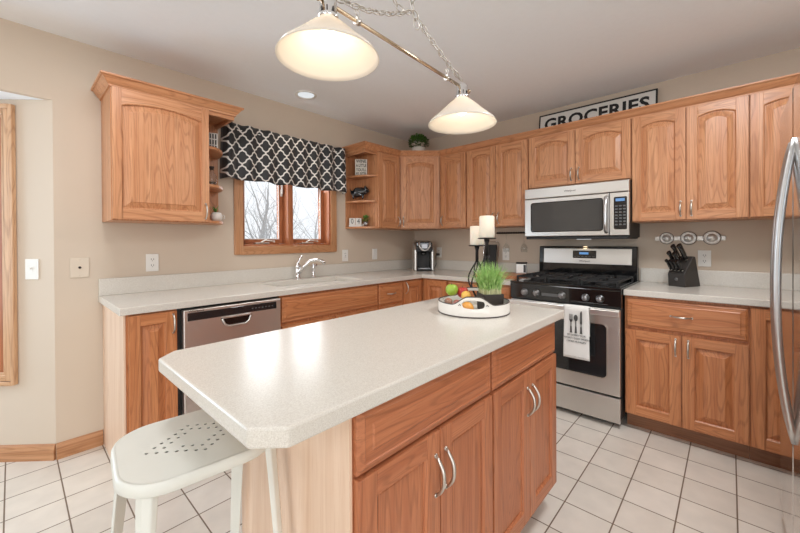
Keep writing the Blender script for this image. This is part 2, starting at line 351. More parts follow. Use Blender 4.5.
# local +x -> (-.707,.707) outward; local +y -> (-.707,-.707) which is the room side
bw = MB()
for q in ((0, 0.27, 0, 2.054), (0.80, 1.1, 0, 2.054)): bw.box(q[0], q[1], -0.12, 0, q[2], q[3])
bw.box(0.27, 0.80, -0.12, 0, 0, 0.505); bw.box(0.27, 0.80, -0.12, 0, 1.955, 2.054)
struct(bw.build('wall_bay', wall_m, loc=BAY, rz=BR))
bx2, by2 = -3.18 - 1.1 * 0.7071, 1.1 * 0.7071
wbox('wall_bay_back', wall_m, (-5.4, bx2 + 0.05, by2, by2 + 0.12, 0, 0.5), (-5.4, bx2 + 0.05, by2, by2 + 0.12, 1.96, 2.054), (bx2 - 0.25, bx2 + 0.05, by2, by2 + 0.12, 0.5, 1.96), (-5.4, -5.15, by2, by2 + 0.12, 0.5, 1.96), (-5.4, -5.28, 0, by2, 0, 2.054))
wbox('ceiling_bay', ceil_m, (-5.6, -3.18, 0.031, by2 + 0.3, 2.0545, 2.14))

def frame_boxes(b, x0, x1, z0, z1, w, y0, y1, mv=0, mh=1):
    b.box(x0, x0 + w, y0, y1, z0, z1, mv); b.box(x1 - w, x1, y0, y1, z0, z1, mv)
    b.box(x0 + w, x1 - w, y0, y1, z0, z0 + w, mh); b.box(x0 + w, x1 - w, y0, y1, z1 - w, z1, mh)

# kitchen window ------------------------------------------------------------
win = thing('window_1', 'oak double casement window above the sink', 'window'); win['kind'] = 'structure'; win.location = (-1.6825, 0, 1.138)
ww, wh = 0.98, 0.97
def on_win(): return MB()
b = MB(); frame_boxes(b, -ww / 2, ww / 2, 0, wh, 0.066, -0.02, -0.001); b.build('casing', [trim_v, trim_h], win, 0.004)
b = MB(); frame_boxes(b, -0.4325 + 0.0, 0.4325, 0.058, 0.892, 0.022, -0.004, 0.12); b.box(-0.024, 0.024, -0.004, 0.12, 0.08, 0.87, 0); b.build('jamb', [sash_v, sash_h], win, 0.002)
for sx, off in ((-1, -0.2175), (1, 0.2175)):
    b = MB(); frame_boxes(b, off - 0.193, off + 0.193, 0.083, 0.868, 0.040, 0.082, 0.115); sash = b.build('sash', [sash_v, sash_h], win, 0.004)
    b = MB(); b.box(off - 0.1535, off + 0.1535, 0.100, 0.106, 0.1225, 0.8285); b.build('glass', pane_m, sash)
    b = MB(); frame_boxes(b, off - 0.1545, off + 0.1545, 0.1215, 0.8295, 0.006, 0.080, 0.084, 0, 0); b.build('glazing_bead', white_m, sash)
    b = MB(); b.box(off - 0.075, off + 0.045, 0.040, 0.082, 0.081, 0.094); b.tube([(off - 0.03, 0.042, 0.092), (off, 0.034, 0.112), (off + 0.05, 0.028, 0.106), (off + 0.075, 0.026, 0.100)], 0.007, 6)
    b.ball((off + 0.078, 0.026, 0.100), 0.010, 8); b.build('crank_handle', nickel, win, 0.002)
    b = MB(); lx = off + (0.175 if sx < 0 else -0.175); b.box(lx - 0.008, lx + 0.008, 0.072, 0.083, 0.50, 0.56); b.box(lx - 0.005, lx + 0.005, 0.056, 0.076, 0.52, 0.60); b.build('latch', white_m, win, 0.002)
# bay window -------------------------------------------------------------------
w2 = thing('window_2', 'oak cased window in the bay alcove at the far left', 'window', BAY, BR); w2['kind'] = 'structure'
b = MB(); frame_boxes(b, 0.2, 0.87, 0.437, 2.02, 0.022, 0.001, 0.026); frame_boxes(b, 0.222, 0.848, 0.459, 1.998, 0.034, 0.001, 0.018); frame_boxes(b, 0.256, 0.814, 0.493, 1.964, 0.014, 0.001, 0.013); b.build('casing', [bay_v, bay_h], w2, 0.004)
b = MB(); frame_boxes(b, 0.268, 0.802, 0.505, 1.955, 0.03, -0.11, 0.004); frame_boxes(b, 0.298, 0.772, 0.535, 1.925, 0.045, -0.075, -0.04); b.build('sash', [sash_v, sash_h], w2, 0.003)
b = MB(); b.box(0.342, 0.728, -0.06, -0.055, 0.58, 1.88); b.build('glass', pane_m, w2)
b = MB(); 
for k in range(7): b.box(0.30, 0.77, -0.036, -0.006, 1.755 + k * 0.024, 1.772 + k * 0.024)
b.build('blind', plain('folded blind', rgb(150, 98, 80), 0.7), w2)

def baseboard(name, poly_len, loc, rz):
    b = MB(); prof = [(0, 0), (-0.014, 0), (-0.014, 0.062), (-0.010, 0.072), (-0.009, 0.080), (-0.004, 0.088), (0, 0.09)]
    b.prism([(y, z) for y, z in prof], 'x', 0, poly_len); return struct(b.build(name, trim_h, loc=loc, rz=rz))
baseboard('baseboard_back', 0.208, (-3.179, -0.0005, 0), 0)
baseboard('baseboard_bay', 1.09, (BAY[0] - 1.09 * 0.7071 - 0.0005, 1.09 * 0.7071 - 0.0005, 0), math.radians(-45))
baseboard('baseboard_opposite', 0.9, (-1.96 + 0.9 - 1.0, -3.9 + 0.0, 0), -PI / 2)

# outside ---------------------------------------------------------------------
wbox('ground', snow_m, (-25, 20, 1.3, 45, -0.6, -0.5))
def grow(b, p, d, L, r, lvl):
    n = 3; pts = [p]; rr = [r]
    for i in range(n):
        d = (d + Vector((random.uniform(-.16, .16), random.uniform(-.16, .16), random.uniform(-.03, .1)))).normalized()
        p = p + d * (L / n); pts.append(p); rr.append(r * (1 - 0.35 * (i + 1) / n))
    b.tube(pts, rr, 5 if lvl > 1 else 7)
    if lvl >= 6: return
    for i in range(4 if lvl < 3 else 2):
        q = pts[random.choice((1, 2, 3))] if i else pts[-1]
        a = random.uniform(0.15, 0.4) if i == 0 else random.uniform(0.5, 1.15); ph = random.uniform(0, 2 * PI)
        u = d.orthogonal().normalized(); w = d.cross(u)
        nd = (d * math.cos(a) + (u * math.cos(ph) + w * math.sin(ph)) * math.sin(a) + Vector((0, 0, 0.12))).normalized()
        grow(b, q, nd, L * random.uniform(.55, .80), rr[-1] * (random.uniform(.75, .9) if i == 0 else random.uniform(.35, .6)), lvl + 1)
for k, (x, y, L, r, lab) in enumerate([(0.75, 5.0, 1.3, .13, 'bare grey tree with thick trunk nearest the kitchen window'), (2.5, 5.6, 1.15, .07, None), (-0.35, 3.0, 0.8, .045, None), (2.4, 8.2, 1.4, .10, None), (4.6, 8.0, 1.4, .10, None), (4.0, 11.8, 1.3, .11, None), (7.6, 11.0, 1.4, .11, None), (6.6, 16.0, 1.8, .14, None), (11.6, 17.0, 1.8, .14, None), (-4.2, 4.5, 1.3, .09, 'bare tree outside the bay window')]):
    b = MB(); grow(b, Vector((0, 0, 0)), Vector((random.uniform(-.1, .1), 0, 1)), L, r, 0)
    t = b.build('bare_tree', bark_m, loc=(x, y, -0.5), weld=False)
    tag(t, lab or 'bare winter tree in the background outside the kitchen window', 'tree', None if lab else 'bare winter trees outside the kitchen window')

# ------------------------------------------------------------------ cabinet parts
def outline(w, h, s, r, arch, d, n=14, toprail=None):
    tr = toprail or r; x0, x1, z0 = s + d, w - s - d, r + d; pts = [(x0, z0), (x1, z0)]
    for i in range(n + 1):
        t = i / n; x = x1 + (x0 - x1) * t; q = 2 * t - 1
        z = h - tr - d - arch * q * q if arch else h - tr - d
        pts.append((x, z))
    return pts
def door(parent, x, z, w, h, y, arch=0.0, mats=None, s=0.055, r=0.055, name='door', M=None, tr=None, raised=0.038, flat=False):
    b = MB(); t = 0.020; mats = mats or [oak_v, oak_h]; tr = tr or r
    b.box(0, s, -t, 0, 0, h, 0); b.box(w - s, w, -t, 0, 0, h, 0); b.box(s, w - s, -t, 0, 0, r, 1)
    if arch:
        top = outline(w, h, s, r, arch, 0, toprail=tr)[2:]
        b.prism([(s, h), (w - s, h)] + top, 'y', -t, 0, 1)
    else: b.box(s, w - s, -t, 0, h - tr, h, 1)
    L3 = lambda d, yy: [(p[0], yy, p[1]) for p in outline(w, h, s, r, arch, d, toprail=tr)]
    if flat: b.rings([L3(0, -t), L3(0.006, -t + 0.006), L3(0.006, -t + 0.011), L3(0.010, -t + 0.011), L3(0.012, -t + 0.009)], 0, cap1=True)
    else: b.rings([L3(0, -t), L3(0.005, -t + 0.005), L3(0.005, -t + 0.013), L3(0.010, -t + 0.013), L3(raised, -t + 0.003), L3(raised, -t + 0.001), L3(raised + 0.003, -t + 0.000)], 0, cap1=True)
    b.box(s - 0.002, w - s + 0.002, -0.006, -0.002, r - 0.002, h - tr + 0.002 - (arch if arch else 0), 0)
    b.xf((M or Matrix()) @ Matrix.Translation((x, y, z)))
    return b.build(name, mats, parent, 0.0018, seg=1)
def drawer(parent, x, z, w, h, y, mats=None, edge=0.028, name='drawer_front'):
    b = MB(); mats = mats or [oak_h]
    R = lambda d, yy: [(d, yy, d), (w - d, yy, d), (w - d, yy, h - d), (d, yy, h - d)]
    b.rings([R(0, 0), R(0, -0.013), R(edge * .45, -0.020), R(edge * .5, -0.0175), R(edge, -0.0185), R(edge + .004, -0.021)], 0, cap0=True, cap1=True)
    b.xf(Matrix.Translation((x, y, z))); return b.build(name, mats, parent, 0.0012, seg=1)
def pull(parent, x, y, z, L=0.10, vert=True, M=None, rise=0.026, mat=None):
    b = MB(); pts = []; n = 12; rad = []
    for i in range(n + 1):
        q = 2 * i / n - 1; yy = -rise * (1 - abs(q) ** 2.3) - 0.003; pts.append((0, yy, q * L / 2) if vert else (q * L / 2, yy, 0)); rad.append(0.0040 + 0.0018 * (1 - q * q))
    b.tube(pts, rad, 8)
    for q in (-1, 1):
        c = (0, 0, q * L / 2) if vert else (q * L / 2, 0, 0)
        b.tube([(c[0], 0.001, c[2]), (c[0], -0.004, c[2])], 0.006, 8)
    b.xf((M or Matrix()) @ Matrix.Translation((x, y, z))); return b.build('handle', mat or nickel, parent)
def carcass(parent, w, d, z0, z1, mats=None, name='body', y_back=-0.002, side_mat=None):
    b = MB(); b.box(0, w, -d, y_back, z0, z1, 0); return b.build(name, mats or [oak_v], parent, 0.0012, seg=1)
def toe(parent, w, d=0.54, mat=None, x0=0.0):
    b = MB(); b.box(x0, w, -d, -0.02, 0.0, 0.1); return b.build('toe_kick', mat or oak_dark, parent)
BD = 0.605   # base cabinet depth
# --- base cabinets on the window wall
c = thing('base_cabinet', 'narrow oak base cabinet with one door, left of the dishwasher', 'cabinet', (-2.968, 0, 0))
b = MB(); b.box(0.008, 0.236, -BD, -0.002, 0.1, 0.875); b.build('body', [oakb_v], c, 0.0012, seg=1)
b = MB(); b.box(0, 0.008, -BD - 0.004, -0.002, 0.0, 0.875); b.build('end_panel', veneer, c)['label'] = 'pale flat end panel'
toe(c, 0.236, x0=0.009)
d_ = door(c, 0.018, 0.112, 0.214, 0.755, -BD, s=0.05, r=0.055, mats=[oakb_v, oakb_h]); pull(d_, 0.214, -BD - 0.02, 0.80)
c = thing('sink_cabinet', 'wide oak sink base cabinet with false drawer front, right of the dishwasher', 'cabinet', (-2.122, 0, 0)); w = 0.906
b = MB(); b.box(0, w, -BD, -0.002, 0.1, 0.66); b.box(0, w, -BD, -BD + 0.02, 0.66, 0.875); b.box(0, 0.018, -BD + 0.02, -0.002, 0.66, 0.875); b.box(w - 0.018, w, -BD + 0.02, -0.002, 0.66, 0.875); b.build('body', [oakb_v], c)
toe(c, w); drawer(c, 0.008, 0.688, w - 0.016, 0.172, -BD, name='false_drawer_front', mats=[oakb_h])
for k in range(2):
    d_ = door(c, 0.008 + k * 0.449, 0.112, 0.441, 0.555, -BD, mats=[oakb_v, oakb_h]); pull(d_, 0.42 if k == 0 else 0.486, -BD - 0.02, 0.60)
c = thing('drawer_cabinet', 'narrow oak base cabinet with one drawer, between sink cabinet and corner', 'cabinet', (-1.214, 0, 0)); w = 0.316
carcass(c, w, BD, 0.1, 0.875, [oakb_v]); toe(c, w); d_ = drawer(c, 0.008, 0.688, w - 0.016, 0.172, -BD, mats=[oakb_h]); pull(d_, w / 2, -BD - 0.02, 0.774, vert=False)
d_ = door(c, 0.008, 0.112, w - 0.016, 0.555, -BD, mats=[oakb_v, oakb_h]); pull(d_, w - 0.035, -BD - 0.02, 0.60)
c = thing('corner_base_cabinet', 'oak corner base cabinet with folding door pair below the coffee maker', 'cabinet', (0, 0, 0))
b = MB(); b.prism([(-0.896, -0.002), (-0.002, -0.002), (-0.002, -0.918), (-BD, -0.918), (-BD, -BD), (-0.896, -BD)], 'z', 0.1, 0.875); b.build('body', [oakb_v], c)
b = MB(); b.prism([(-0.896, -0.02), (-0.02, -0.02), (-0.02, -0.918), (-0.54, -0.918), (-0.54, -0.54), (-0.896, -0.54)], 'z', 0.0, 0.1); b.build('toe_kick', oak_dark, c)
d_ = door(c, -0.888, 0.112, 0.255, 0.750, -BD, s=0.05, mats=[oakb_v, oakb_h]); pull(d_, -0.862, -BD - 0.02, 0.80)
door(c, 0, 0.112, 0.255, 0.750, 0, s=0.05, M=Matrix.Translation((-BD, -0.655, 0)) @ Matrix.Rotation(RB, 4, 'Z'), mats=[oakb_v, oakb_h])
c = thing('base_cabinet', 'oak base cabinet just left of the range, mostly behind the island', 'cabinet', (0, -0.922, 0), RB); w = 0.634
carcass(c, w, BD, 0.1, 0.875, [oakb_v]); toe(c, w)
for k in range(2):
    d_ = drawer(c, 0.008 + k * .305, 0.688, 0.299, 0.172, -BD, mats=[oakb_h]); pull(d_, 0.158 + k * .305, -BD - 0.02, 0.774, vert=False)
    d_ = door(c, 0.008 + k * .305, 0.112, 0.299, 0.555, -BD, mats=[oakb_v, oakb_h]); pull(d_, 0.280 if k == 0 else 0.340, -BD - 0.02, 0.60)
# --- base cabinets right of the range
c = thing('base_cabinet', 'oak base cabinet with a wide drawer over two doors, right of the range', 'cabinet', (0, -2.328, 0), RB); w = 0.590
carcass(c, w, BD, 0.1, 0.875, [oakb_v]); toe(c, w)
d_ = drawer(c, 0.010, 0.675, w - 0.016, 0.185, -BD, mats=[oakb_h]); pull(d_, w / 2, -BD - 0.021, 0.772, vert=False, L=0.1)
for k in range(2):
    d_ = door(c, 0.010 + k * .291, 0.112, 0.283, 0.545, -BD, mats=[oakb_v, oakb_h]); pull(d_, 0.268 if k == 0 else 0.328, -BD - 0.02, 0.585)
c = thing('base_cabinet', 'narrow oak base cabinet with a full-height door beside the refrigerator', 'cabinet', (0, -2.919, 0), RB); w = 0.38
carcass(c, w, BD, 0.1, 0.875, [oakb_v]); toe(c, w); door(c, 0.004, 0.112, 0.30, 0.752, -BD, mats=[oakb_v, oakb_h])
# --- worktops
def slab(b, xs, ys, keep, z0, z1, mat=0):
    nx, ny = len(xs), len(ys); inside = lambda i, j: 0 <= i < nx - 1 and 0 <= j < ny - 1 and keep((xs[i] + xs[i + 1]) / 2, (ys[j] + ys[j + 1]) / 2)
    for i in range(nx - 1):
        for j in range(ny - 1):
            if not inside(i, j): continue
            x0, x1, y0, y1 = xs[i], xs[i + 1], ys[j], ys[j + 1]
            b.add([(x0, y0, z1), (x1, y0, z1), (x1, y1, z1), (x0, y1, z1)], [(0, 1, 2, 3)], mat); b.add([(x0, y0, z0), (x1, y0, z0), (x1, y1, z0), (x0, y1, z0)], [(3, 2, 1, 0)], mat)
            for (di, dj, p, q) in ((-1, 0, (x0, y1), (x0, y0)), (1, 0, (x1, y0), (x1, y1)), (0, -1, (x0, y0), (x1, y0)), (0, 1, (x1, y1), (x0, y1))):
                if not inside(i + di, j + dj): b.add([(p[0], p[1], z0), (q[0], q[1], z0), (q[0], q[1], z1), (p[0], p[1], z1)], [(0, 1, 2, 3)], mat)
CT0, CT1 = 0.876, 0.914
SKX0, SKX1, SKY0, SKY1 = -2.04, -1.30, -0.52, -0.14
def keep(x, y):
    if SKX0 < x < SKX1 and SKY0 < y < SKY1: return False
    return y > -0.635 or x > -0.635
ct = thing('worktop', 'long L-shaped white speckled worktop with sink, under the window', 'countertop', (-1.5, -0.3, CT0))
b = MB(); slab(b, [-2.988, SKX0, SKX1, -0.635, -0.003], [-1.556, -0.635, SKY0, SKY1, -0.003], keep, CT0, CT1); b.xf(Matrix.Translation((1.5, .3, -CT0))); b.build('slab', quartz, ct, 0.004)
b = MB(); b.box(-2.986, -0.022, -0.022, -0.002, CT1, 1.018); b.box(-0.022, -0.002, -1.556, -0.002, CT1, 1.018); b.xf(Matrix.Translation((1.5, .3, -CT0))); b.build('backsplash', quartz, ct, 0.002)
ct = thing('worktop', 'short speckled worktop between the range and the refrigerator', 'countertop', (-0.3, -2.8, CT0))
b = MB(); b.box(-0.635, -0.003, -3.30, -2.325, CT0, CT1); b.xf(Matrix.Translation((.3, 2.8, -CT0))); b.build('slab', quartz, ct, 0.004)
b = MB(); b.box(-0.022, -0.002, -3.30, -2.325, CT1, 1.018); b.xf(Matrix.Translation((.3, 2.8, -CT0))); b.build('backsplash', quartz, ct, 0.002)
# --- sink and faucet
sk = thing('sink', 'white undermount sink set into the worktop below the window', 'sink', (-1.67, -0.33, 0.72))
b = MB(); X0, X1, Y0, Y1 = SKX0 - 1e-3 + 1.67, SKX1 + 1e-3 + 1.67, SKY0 - 1e-3 + .33, SKY1 + 1e-3 + .33
def rr(x0, x1, y0, y1, z, r, n=5):
    pts = []
    for cx, cy, a0 in ((x1 - r, y1 - r, 0), (x0 + r, y1 - r, 90), (x0 + r, y0 + r, 180), (x1 - r, y0 + r, 270)):
        for k in range(n + 1): a = math.radians(a0 + 90 * k / n); pts.append((cx + r * math.cos(a), cy + r * math.sin(a), z))
    return pts
b.rings([rr(X0 - .015, X1 + .015, Y0 - .015, Y1 + .015, 0.1555, .04), rr(X0 + .004, X1 - .004, Y0 + .004, Y1 - .004, 0.1555, .04), rr(X0 + .012, X1 - .012, Y0 + .012, Y1 - .012, 0.03, .05), rr(X0 + .04, X1 - .04, Y0 + .04, Y1 - .04, 0.012, .05)], 0, True, cap1=True)
b.rings([rr(X0 - .015, X1 + .015, Y0 - .015, Y1 + .015, 0.1555, .04), rr(X0 - .012, X1 + .012, Y0 - .012, Y1 + .012, 0.0, .05)], 0, True, cap1=True); b.build('basin', plain('white sink', rgb(228, 224, 216), 0.25), sk)
b = MB(); b.lathe([(0.045, 0.0), (0.045, 0.003), (0.03, 0.001), (0.001, 0.0)], 18, (0, 0, 0.0125)); b.build('drain', chrome, sk)
fc = thing('faucet', 'chrome single-lever faucet with arched spout behind the sink', 'faucet', (-1.66, -0.075, CT1 + .0006))
b = MB(); b.lathe([(0.032, 0), (0.032, 0.006), (0.024, 0.012), (0.022, 0.10), (0.025, 0.115), (0.018, 0.13), (0.001, 0.135)], 20); b.build('base', chrome, fc)
b = MB(); b.tube([(0.0, -0.015, 0.05), (0.03, -0.05, 0.11), (0.07, -0.09, 0.158), (0.115, -0.13, 0.165), (0.15, -0.155, 0.150), (0.165, -0.165, 0.128)], [0.016, 0.015, 0.014, 0.013, 0.014, 0.016], 12); b.build('spout', chrome, fc)
b = MB(); b.tube([(0, 0, 0.12), (0.0, 0.0, 0.135), (0.02, -0.01, 0.18), (0.035, -0.02, 0.20)], [0.012, 0.011, 0.008, 0.007], 10); b.build('lever', chrome, fc)
sp = MB(); sp.lathe([(0.024, 0), (0.024, 0.006), (0.015, 0.012), (0.013, 0.06), (0.016, 0.075), (0.02, 0.11), (0.012, 0.122), (0.001, 0.124)], 16); sp.tube([(0, 0, .105), (0.03, -0.012, .112)], [.011, .010], 10)
tag(sp.build('side_sprayer', chrome, loc=(-1.50, -0.075, CT1 + .0006)), 'chrome side sprayer standing right of the faucet', 'sprayer')

# ------------------------------------------------------------------ upper cabinets
UB, UT, UD = 1.364, 2.128, 0.305
def crown_profile(): return [(0.0, -0.060), (0.008, -0.060), (0.009, -0.050), (0.018, -0.042), (0.028, -0.028), (0.036, -0.016), (0.038, -0.013), (0.044, -0.013), (0.048, -0.008), (0.048, 0.0), (0.0, 0.0)]
def crown(b, path, zt, mat=0, closed_ends=True):
    # sweep the crown along a polyline of (x, y); outward is to the right of travel
    n = len(path); loops = []
    for i in range(n):
        p = Vector(path[i]); ds = []
        if i > 0: ds.append((p - Vector(path[i - 1])).normalized())
        if i < n - 1: ds.append((Vector(path[i + 1]) - p).normalized())
        nr = [Vector((d.y, -d.x)) for d in ds]
        if len(nr) == 2: m = (nr[0] + nr[1]).normalized(); m = m / m.dot(nr[0])
        else: m = nr[0]
        loops.append([(p.x + m.x * o, p.y + m.y * o, zt + z) for o, z in crown_profile()])
    b.rings(loops, mat, False, True, True)
def shelf_unit(parent, x_in, x_out, d, zs, zt, back=True):
    # quarter-round open shelves: full depth d at x_in, meeting the wall at x_out
    sg = 1 if x_out > x_in else -1; wdt = abs(x_out - x_in)
    for k, z in enumerate(zs):
        b = MB(); poly = [(x_in, -0.002)] + [(x_in + sg * wdt * math.sin(t), -0.002 - (d - 0.002) * math.cos(t)) for t in [PI / 2 * q / 10 for q in range(11)]][::1]
        b.prism(poly, 'z', z, z + 0.018); b.build('shelf', oak_h, parent, 0.002)
    b = MB(); b.box(min(x_in, x_out), max(x_in, x_out), -0.010, -0.002, zs[0], zt); b.build('shelf_back', oak_v, parent)
    b = MB(); b.box(min(x_in, x_out), max(x_in, x_out), -d, -0.002, zt - 0.02, zt); b.box(min(x_in, x_out), max(x_in, x_out), -d, -d + 0.018, zt - 0.045, zt - 0.02); b.box(x_out - 0.009 - sg * 0.009, x_out + 0.009 - sg * 0.009, -d + 0.018, -0.010, zt - 0.045, zt - 0.02); b.build('shelf_top', oak_h, parent)
# left of the window
c = thing('upper_cabinet', 'single oak wall cabinet with rounded end shelves, left of the window', 'cabinet', (-2.966, 0, UB)); w = 0.51
carcass(c, w, UD, 0, UT - UB)
d_ = door(c, 0.004, 0.008, w - 0.008, 0.734, -UD, arch=0.030, s=0.043, r=0.06, tr=0.058); pull(d_, w - 0.028, -UD - 0.02, 0.075, L=0.095)
shelf_unit(c, w, w + 0.168, UD, (0.0, 0.243, 0.495), UT - UB)
b = MB(); crown(b, [(0, -0.004), (0, -UD - 0.002), (w + 0.168, -UD - 0.002), (w + 0.168, -0.145)], UT - UB + 0.040)
b.box(0.0, w + 0.168, -UD - 0.002, -0.004, UT - UB, UT - UB + 0.012); b.build('crown_molding', [oak_h], c)
# right of the window
c = thing('upper_cabinet', 'narrow oak wall cabinet with rounded end shelves, right of the window', 'cabinet', (-1.072, 0, UB)); w = 0.15
b = MB(); b.box(w, w + 0.316, -UD, -0.002, 0, UT - UB); b.build('body', [oak_v], c)
d_ = door(c, w + 0.006, 0.008, 0.300, 0.734, -UD, arch=0.02, s=0.05, tr=0.052); pull(d_, w + 0.280, -UD - 0.02, 0.075, L=0.095)
shelf_unit(c, w, 0.0, UD, (0.0, 0.255, 0.503), UT - UB)
c = thing('corner_upper_cabinet', 'diagonal oak corner wall cabinet above the coffee maker', 'cabinet', (0, 0, UB))
b = MB(); b.prism([(-0.604, -0.002), (-0.002, -0.002), (-0.002, -0.622), (-UD, -0.622), (-0.604, -UD)], 'z', 0, UT - UB); b.build('body', [oak_v], c)
MD = Matrix.Translation((-0.604, -UD, 0)) @ Matrix.Rotation(-math.atan2(0.317, 0.299), 4, 'Z')
d_ = door(c, 0.020, 0.008, 0.396, 0.734, 0, arch=0.028, M=MD, tr=0.052); pull(d_, 0.045, -0.02, 0.075, L=0.095, M=MD)
def upper(label, y, w, doors, zb=UB, arch=0.022):
    c = thing('upper_cabinet', label, 'cabinet', (0, -y, zb), RB); carcass(c, w, UD, 0, UT - zb)
    for (x, dw, hs) in doors:
        d_ = door(c, x, 0.008, dw, UT - zb - 0.030, -UD, arch=arch, tr=0.05)
        if hs: pull(d_, x + (dw - 0.026 if hs > 0 else 0.026), -UD - 0.02, 0.085 if zb > 1.5 else 0.08, L=0.095)
    return c
upper('narrow one-door oak wall cabinet just right of the corner cabinet', 0.6235, 0.312, [(0.006, 0.302, -1)])
upper('two-door oak wall cabinet directly left of the microwave', 0.937, 0.624, [(0.012, 0.303, 1), (0.320, 0.300, -1)])
upper('short two-door oak wall cabinet above the microwave', 1.5625, 0.7555, [(0.004, 0.371, 1), (0.380, 0.371, -1)], zb=1.675, arch=0.03)
upper('two-door oak wall cabinet directly right of the microwave', 2.3195, 0.605, [(0.004, 0.299, 1), (0.308, 0.293, -1)])
upper('single-door oak wall cabinet above the worktop end by the refrigerator', 2.926, 0.371, [(0.004, 0.363, 0)])
cr = MB(); cr_z = UT + 0.040
crown(cr, [(-1.0735, -0.004), (-1.0735, -UD - 0.002), (-0.6045, -UD - 0.002), (-UD - 0.002, -0.6229), (-UD - 0.002, -3.297)], cr_z)
cr.prism([(-1.072, -0.004), (-0.004, -0.004), (-0.004, -3.297), (-UD - 0.002, -3.297), (-UD - 0.002, -0.6229), (-0.6045, -UD - 0.002), (-1.072, -UD - 0.002)], 'z', UT + 0.0005, UT + 0.0125)
tag(cr.build('cabinet_crown', [oak_y]), 'oak crown molding running along the tops of the wall cabinets', 'molding')

# ------------------------------------------------------------------ dishwasher
c = thing('dishwasher', 'stainless dishwasher with dark control strip under the window worktop', 'dishwasher', (-2.728, 0, 0)); w = 0.602
b = MB(); b.box(0.0, w, -0.59, -0.01, 0.02, 0.872); b.build('tub', black_matte, c)
b = MB(); b.box(0.02, w - 0.003, -0.635, -0.592, 0.115, 0.862); b.build('door_panel', steel('dishwasher stainless', (0.76, 0.73, 0.70, 1), 0.36), c, 0.006)
b = MB(); b.box(0.04, w - 0.036, -0.638, -0.634, 0.800, 0.845); strip = b.build('control_strip', black_glass, c, 0.001)
b = MB()
for k in range(7): b.box(0.40 + k * 0.022, 0.410 + k * 0.022, -0.6392, -0.638, 0.818, 0.824)
b.build('button_marks', grey_plastic, strip)
b = MB(); b.prism([(0.215, 0.790), (0.40, 0.790), (0.385, 0.752), (0.36, 0.742), (0.255, 0.742), (0.23, 0.752)], 'y', -0.640, -0.6345); b.build('handle_pocket', black_gloss, c)
b = MB(); b.tube([(0.222, -0.640, 0.786), (0.236, -0.645, 0.752), (0.26, -0.648, 0.740), (0.355, -0.648, 0.740), (0.379, -0.645, 0.752), (0.393, -0.640, 0.786)], 0.006, 8); b.box(0.226, 0.390, -0.646, -0.634, 0.786, 0.797); b.build('handle', stainless, c, 0.002)
b = MB(); b.box(0.01, w - 0.01, -0.55, -0.02, 0.0, 0.018); b.box(0.01, w - 0.01, -0.56, -0.55, 0.0, 0.11); b.build('kick_plate', black_matte, c)
text('badge', 'Whirlpool', 0.016, black_matte, c, front_text_matrix(0.085, -0.6355, 0.853), sx=1.2)

# ------------------------------------------------------------------ range
c = thing('range', 'stainless gas range with black cooktop between the oak cabinets', 'stove', (0, -1.5600, 0), RB); w = 0.761
b = MB(); b.box(0.002, w - 0.002, -0.645, -0.03, 0.06, 0.905); b.box(0.03, w - 0.03, -0.60, -0.06, 0.0, 0.06); b.build('body', black_matte, c, 0.003)
b = MB(); b.box(0.0, w, -0.672, -0.028, 0.905, 0.922); b.box(0.02, w - 0.02, -0.60, -0.12, 0.921, 0.925); b.build('cooktop', black_gloss, c, 0.004)
b = MB(); b.prism([(-0.672, 0.904), (-0.665, 0.79), (-0.60, 0.79), (-0.60, 0.904)], 'x', 0.0, w); cp = b.build('control_panel', black_gloss, c, 0.003)
for kx in (0.115, 0.207, 0.392, 0.546, 0.636):
    b = MB(); b.lathe([(0.027, 0), (0.026, 0.006), (0.020, 0.010), (0.018, 0.030), (0.014, 0.033), (0.001, 0.033)], 20); b.box(-0.004, 0.004, -0.019, 0.019, 0.03, 0.039)
    b.xf(Matrix.Translation((kx, -0.667, 0.842)) @ Matrix.Rotation(PI / 2, 4, 'X') @ Matrix.Rotation(0.15, 4, 'Z')); b.build('knob', knob_m, cp)
b = MB(); b.box(0.245, 0.365, -0.6685, -0.666, 0.826, 0.852); b.build('keypad', grey_plastic, cp)
b = MB(); b.box(0.50, 0.68, -0.668, -0.666, 0.806, 0.809); b.build('print_line', grey_plastic, cp)
gr = []
for gx0, gx1 in ((0.025, 0.262), (0.268, 0.493), (0.499, 0.736)):
    b = MB(); zt = 0.960; gy0, gy1 = -0.615, -0.115; mx = (gx0 + gx1) / 2
    for x in (gx0 + .008, gx1 - .008): b.box(x - .006, x + .006, gy0, gy1, zt - .014, zt)
    for y in (gy0 + .006, gy1 - .006, (gy0 + gy1) / 2): b.box(gx0 + .014, gx1 - .014, y - .006, y + .006, zt - .014, zt)
    for cy in (-0.49, -0.24):
        b.box(mx - .005, mx + .005, cy - .105, cy - .03, zt - .012, zt + .002); b.box(mx - .005, mx + .005, cy + .03, cy + .105, zt - .012, zt + .002)
        b.box(gx0 + .014, mx - .03, cy - .005, cy + .005, zt - .012, zt + .002); b.box(mx + .03, gx1 - .014, cy - .005, cy + .005, zt - .012, zt + .002)
    for x in (gx0 + .008, gx1 - .008):
        for y in (gy0 + .008, gy1 - .008): b.box(x - .007, x + .007, y - .007, y + .007, 0.921, zt - .012)
    b.build('grate', cast_iron, c, 0.002, seg=1)
for bx in (0.143, 0.617):
    for by in (-0.49, -0.24):
        b = MB(); b.lathe([(0.052, 0), (0.050, 0.008), (0.036, 0.010), (0.036, 0.018), (0.030, 0.021), (0.001, 0.021)], 20, (bx, by, 0.924)); b.build('burner', cast_iron, c)
b = MB(); b.lathe([(0.045, 0), (0.043, 0.008), (0.03, 0.010), (0.03, 0.018), (0.001, 0.02)], 20, (0.38, -0.365, 0.924)); b.build('burner', cast_iron, c)
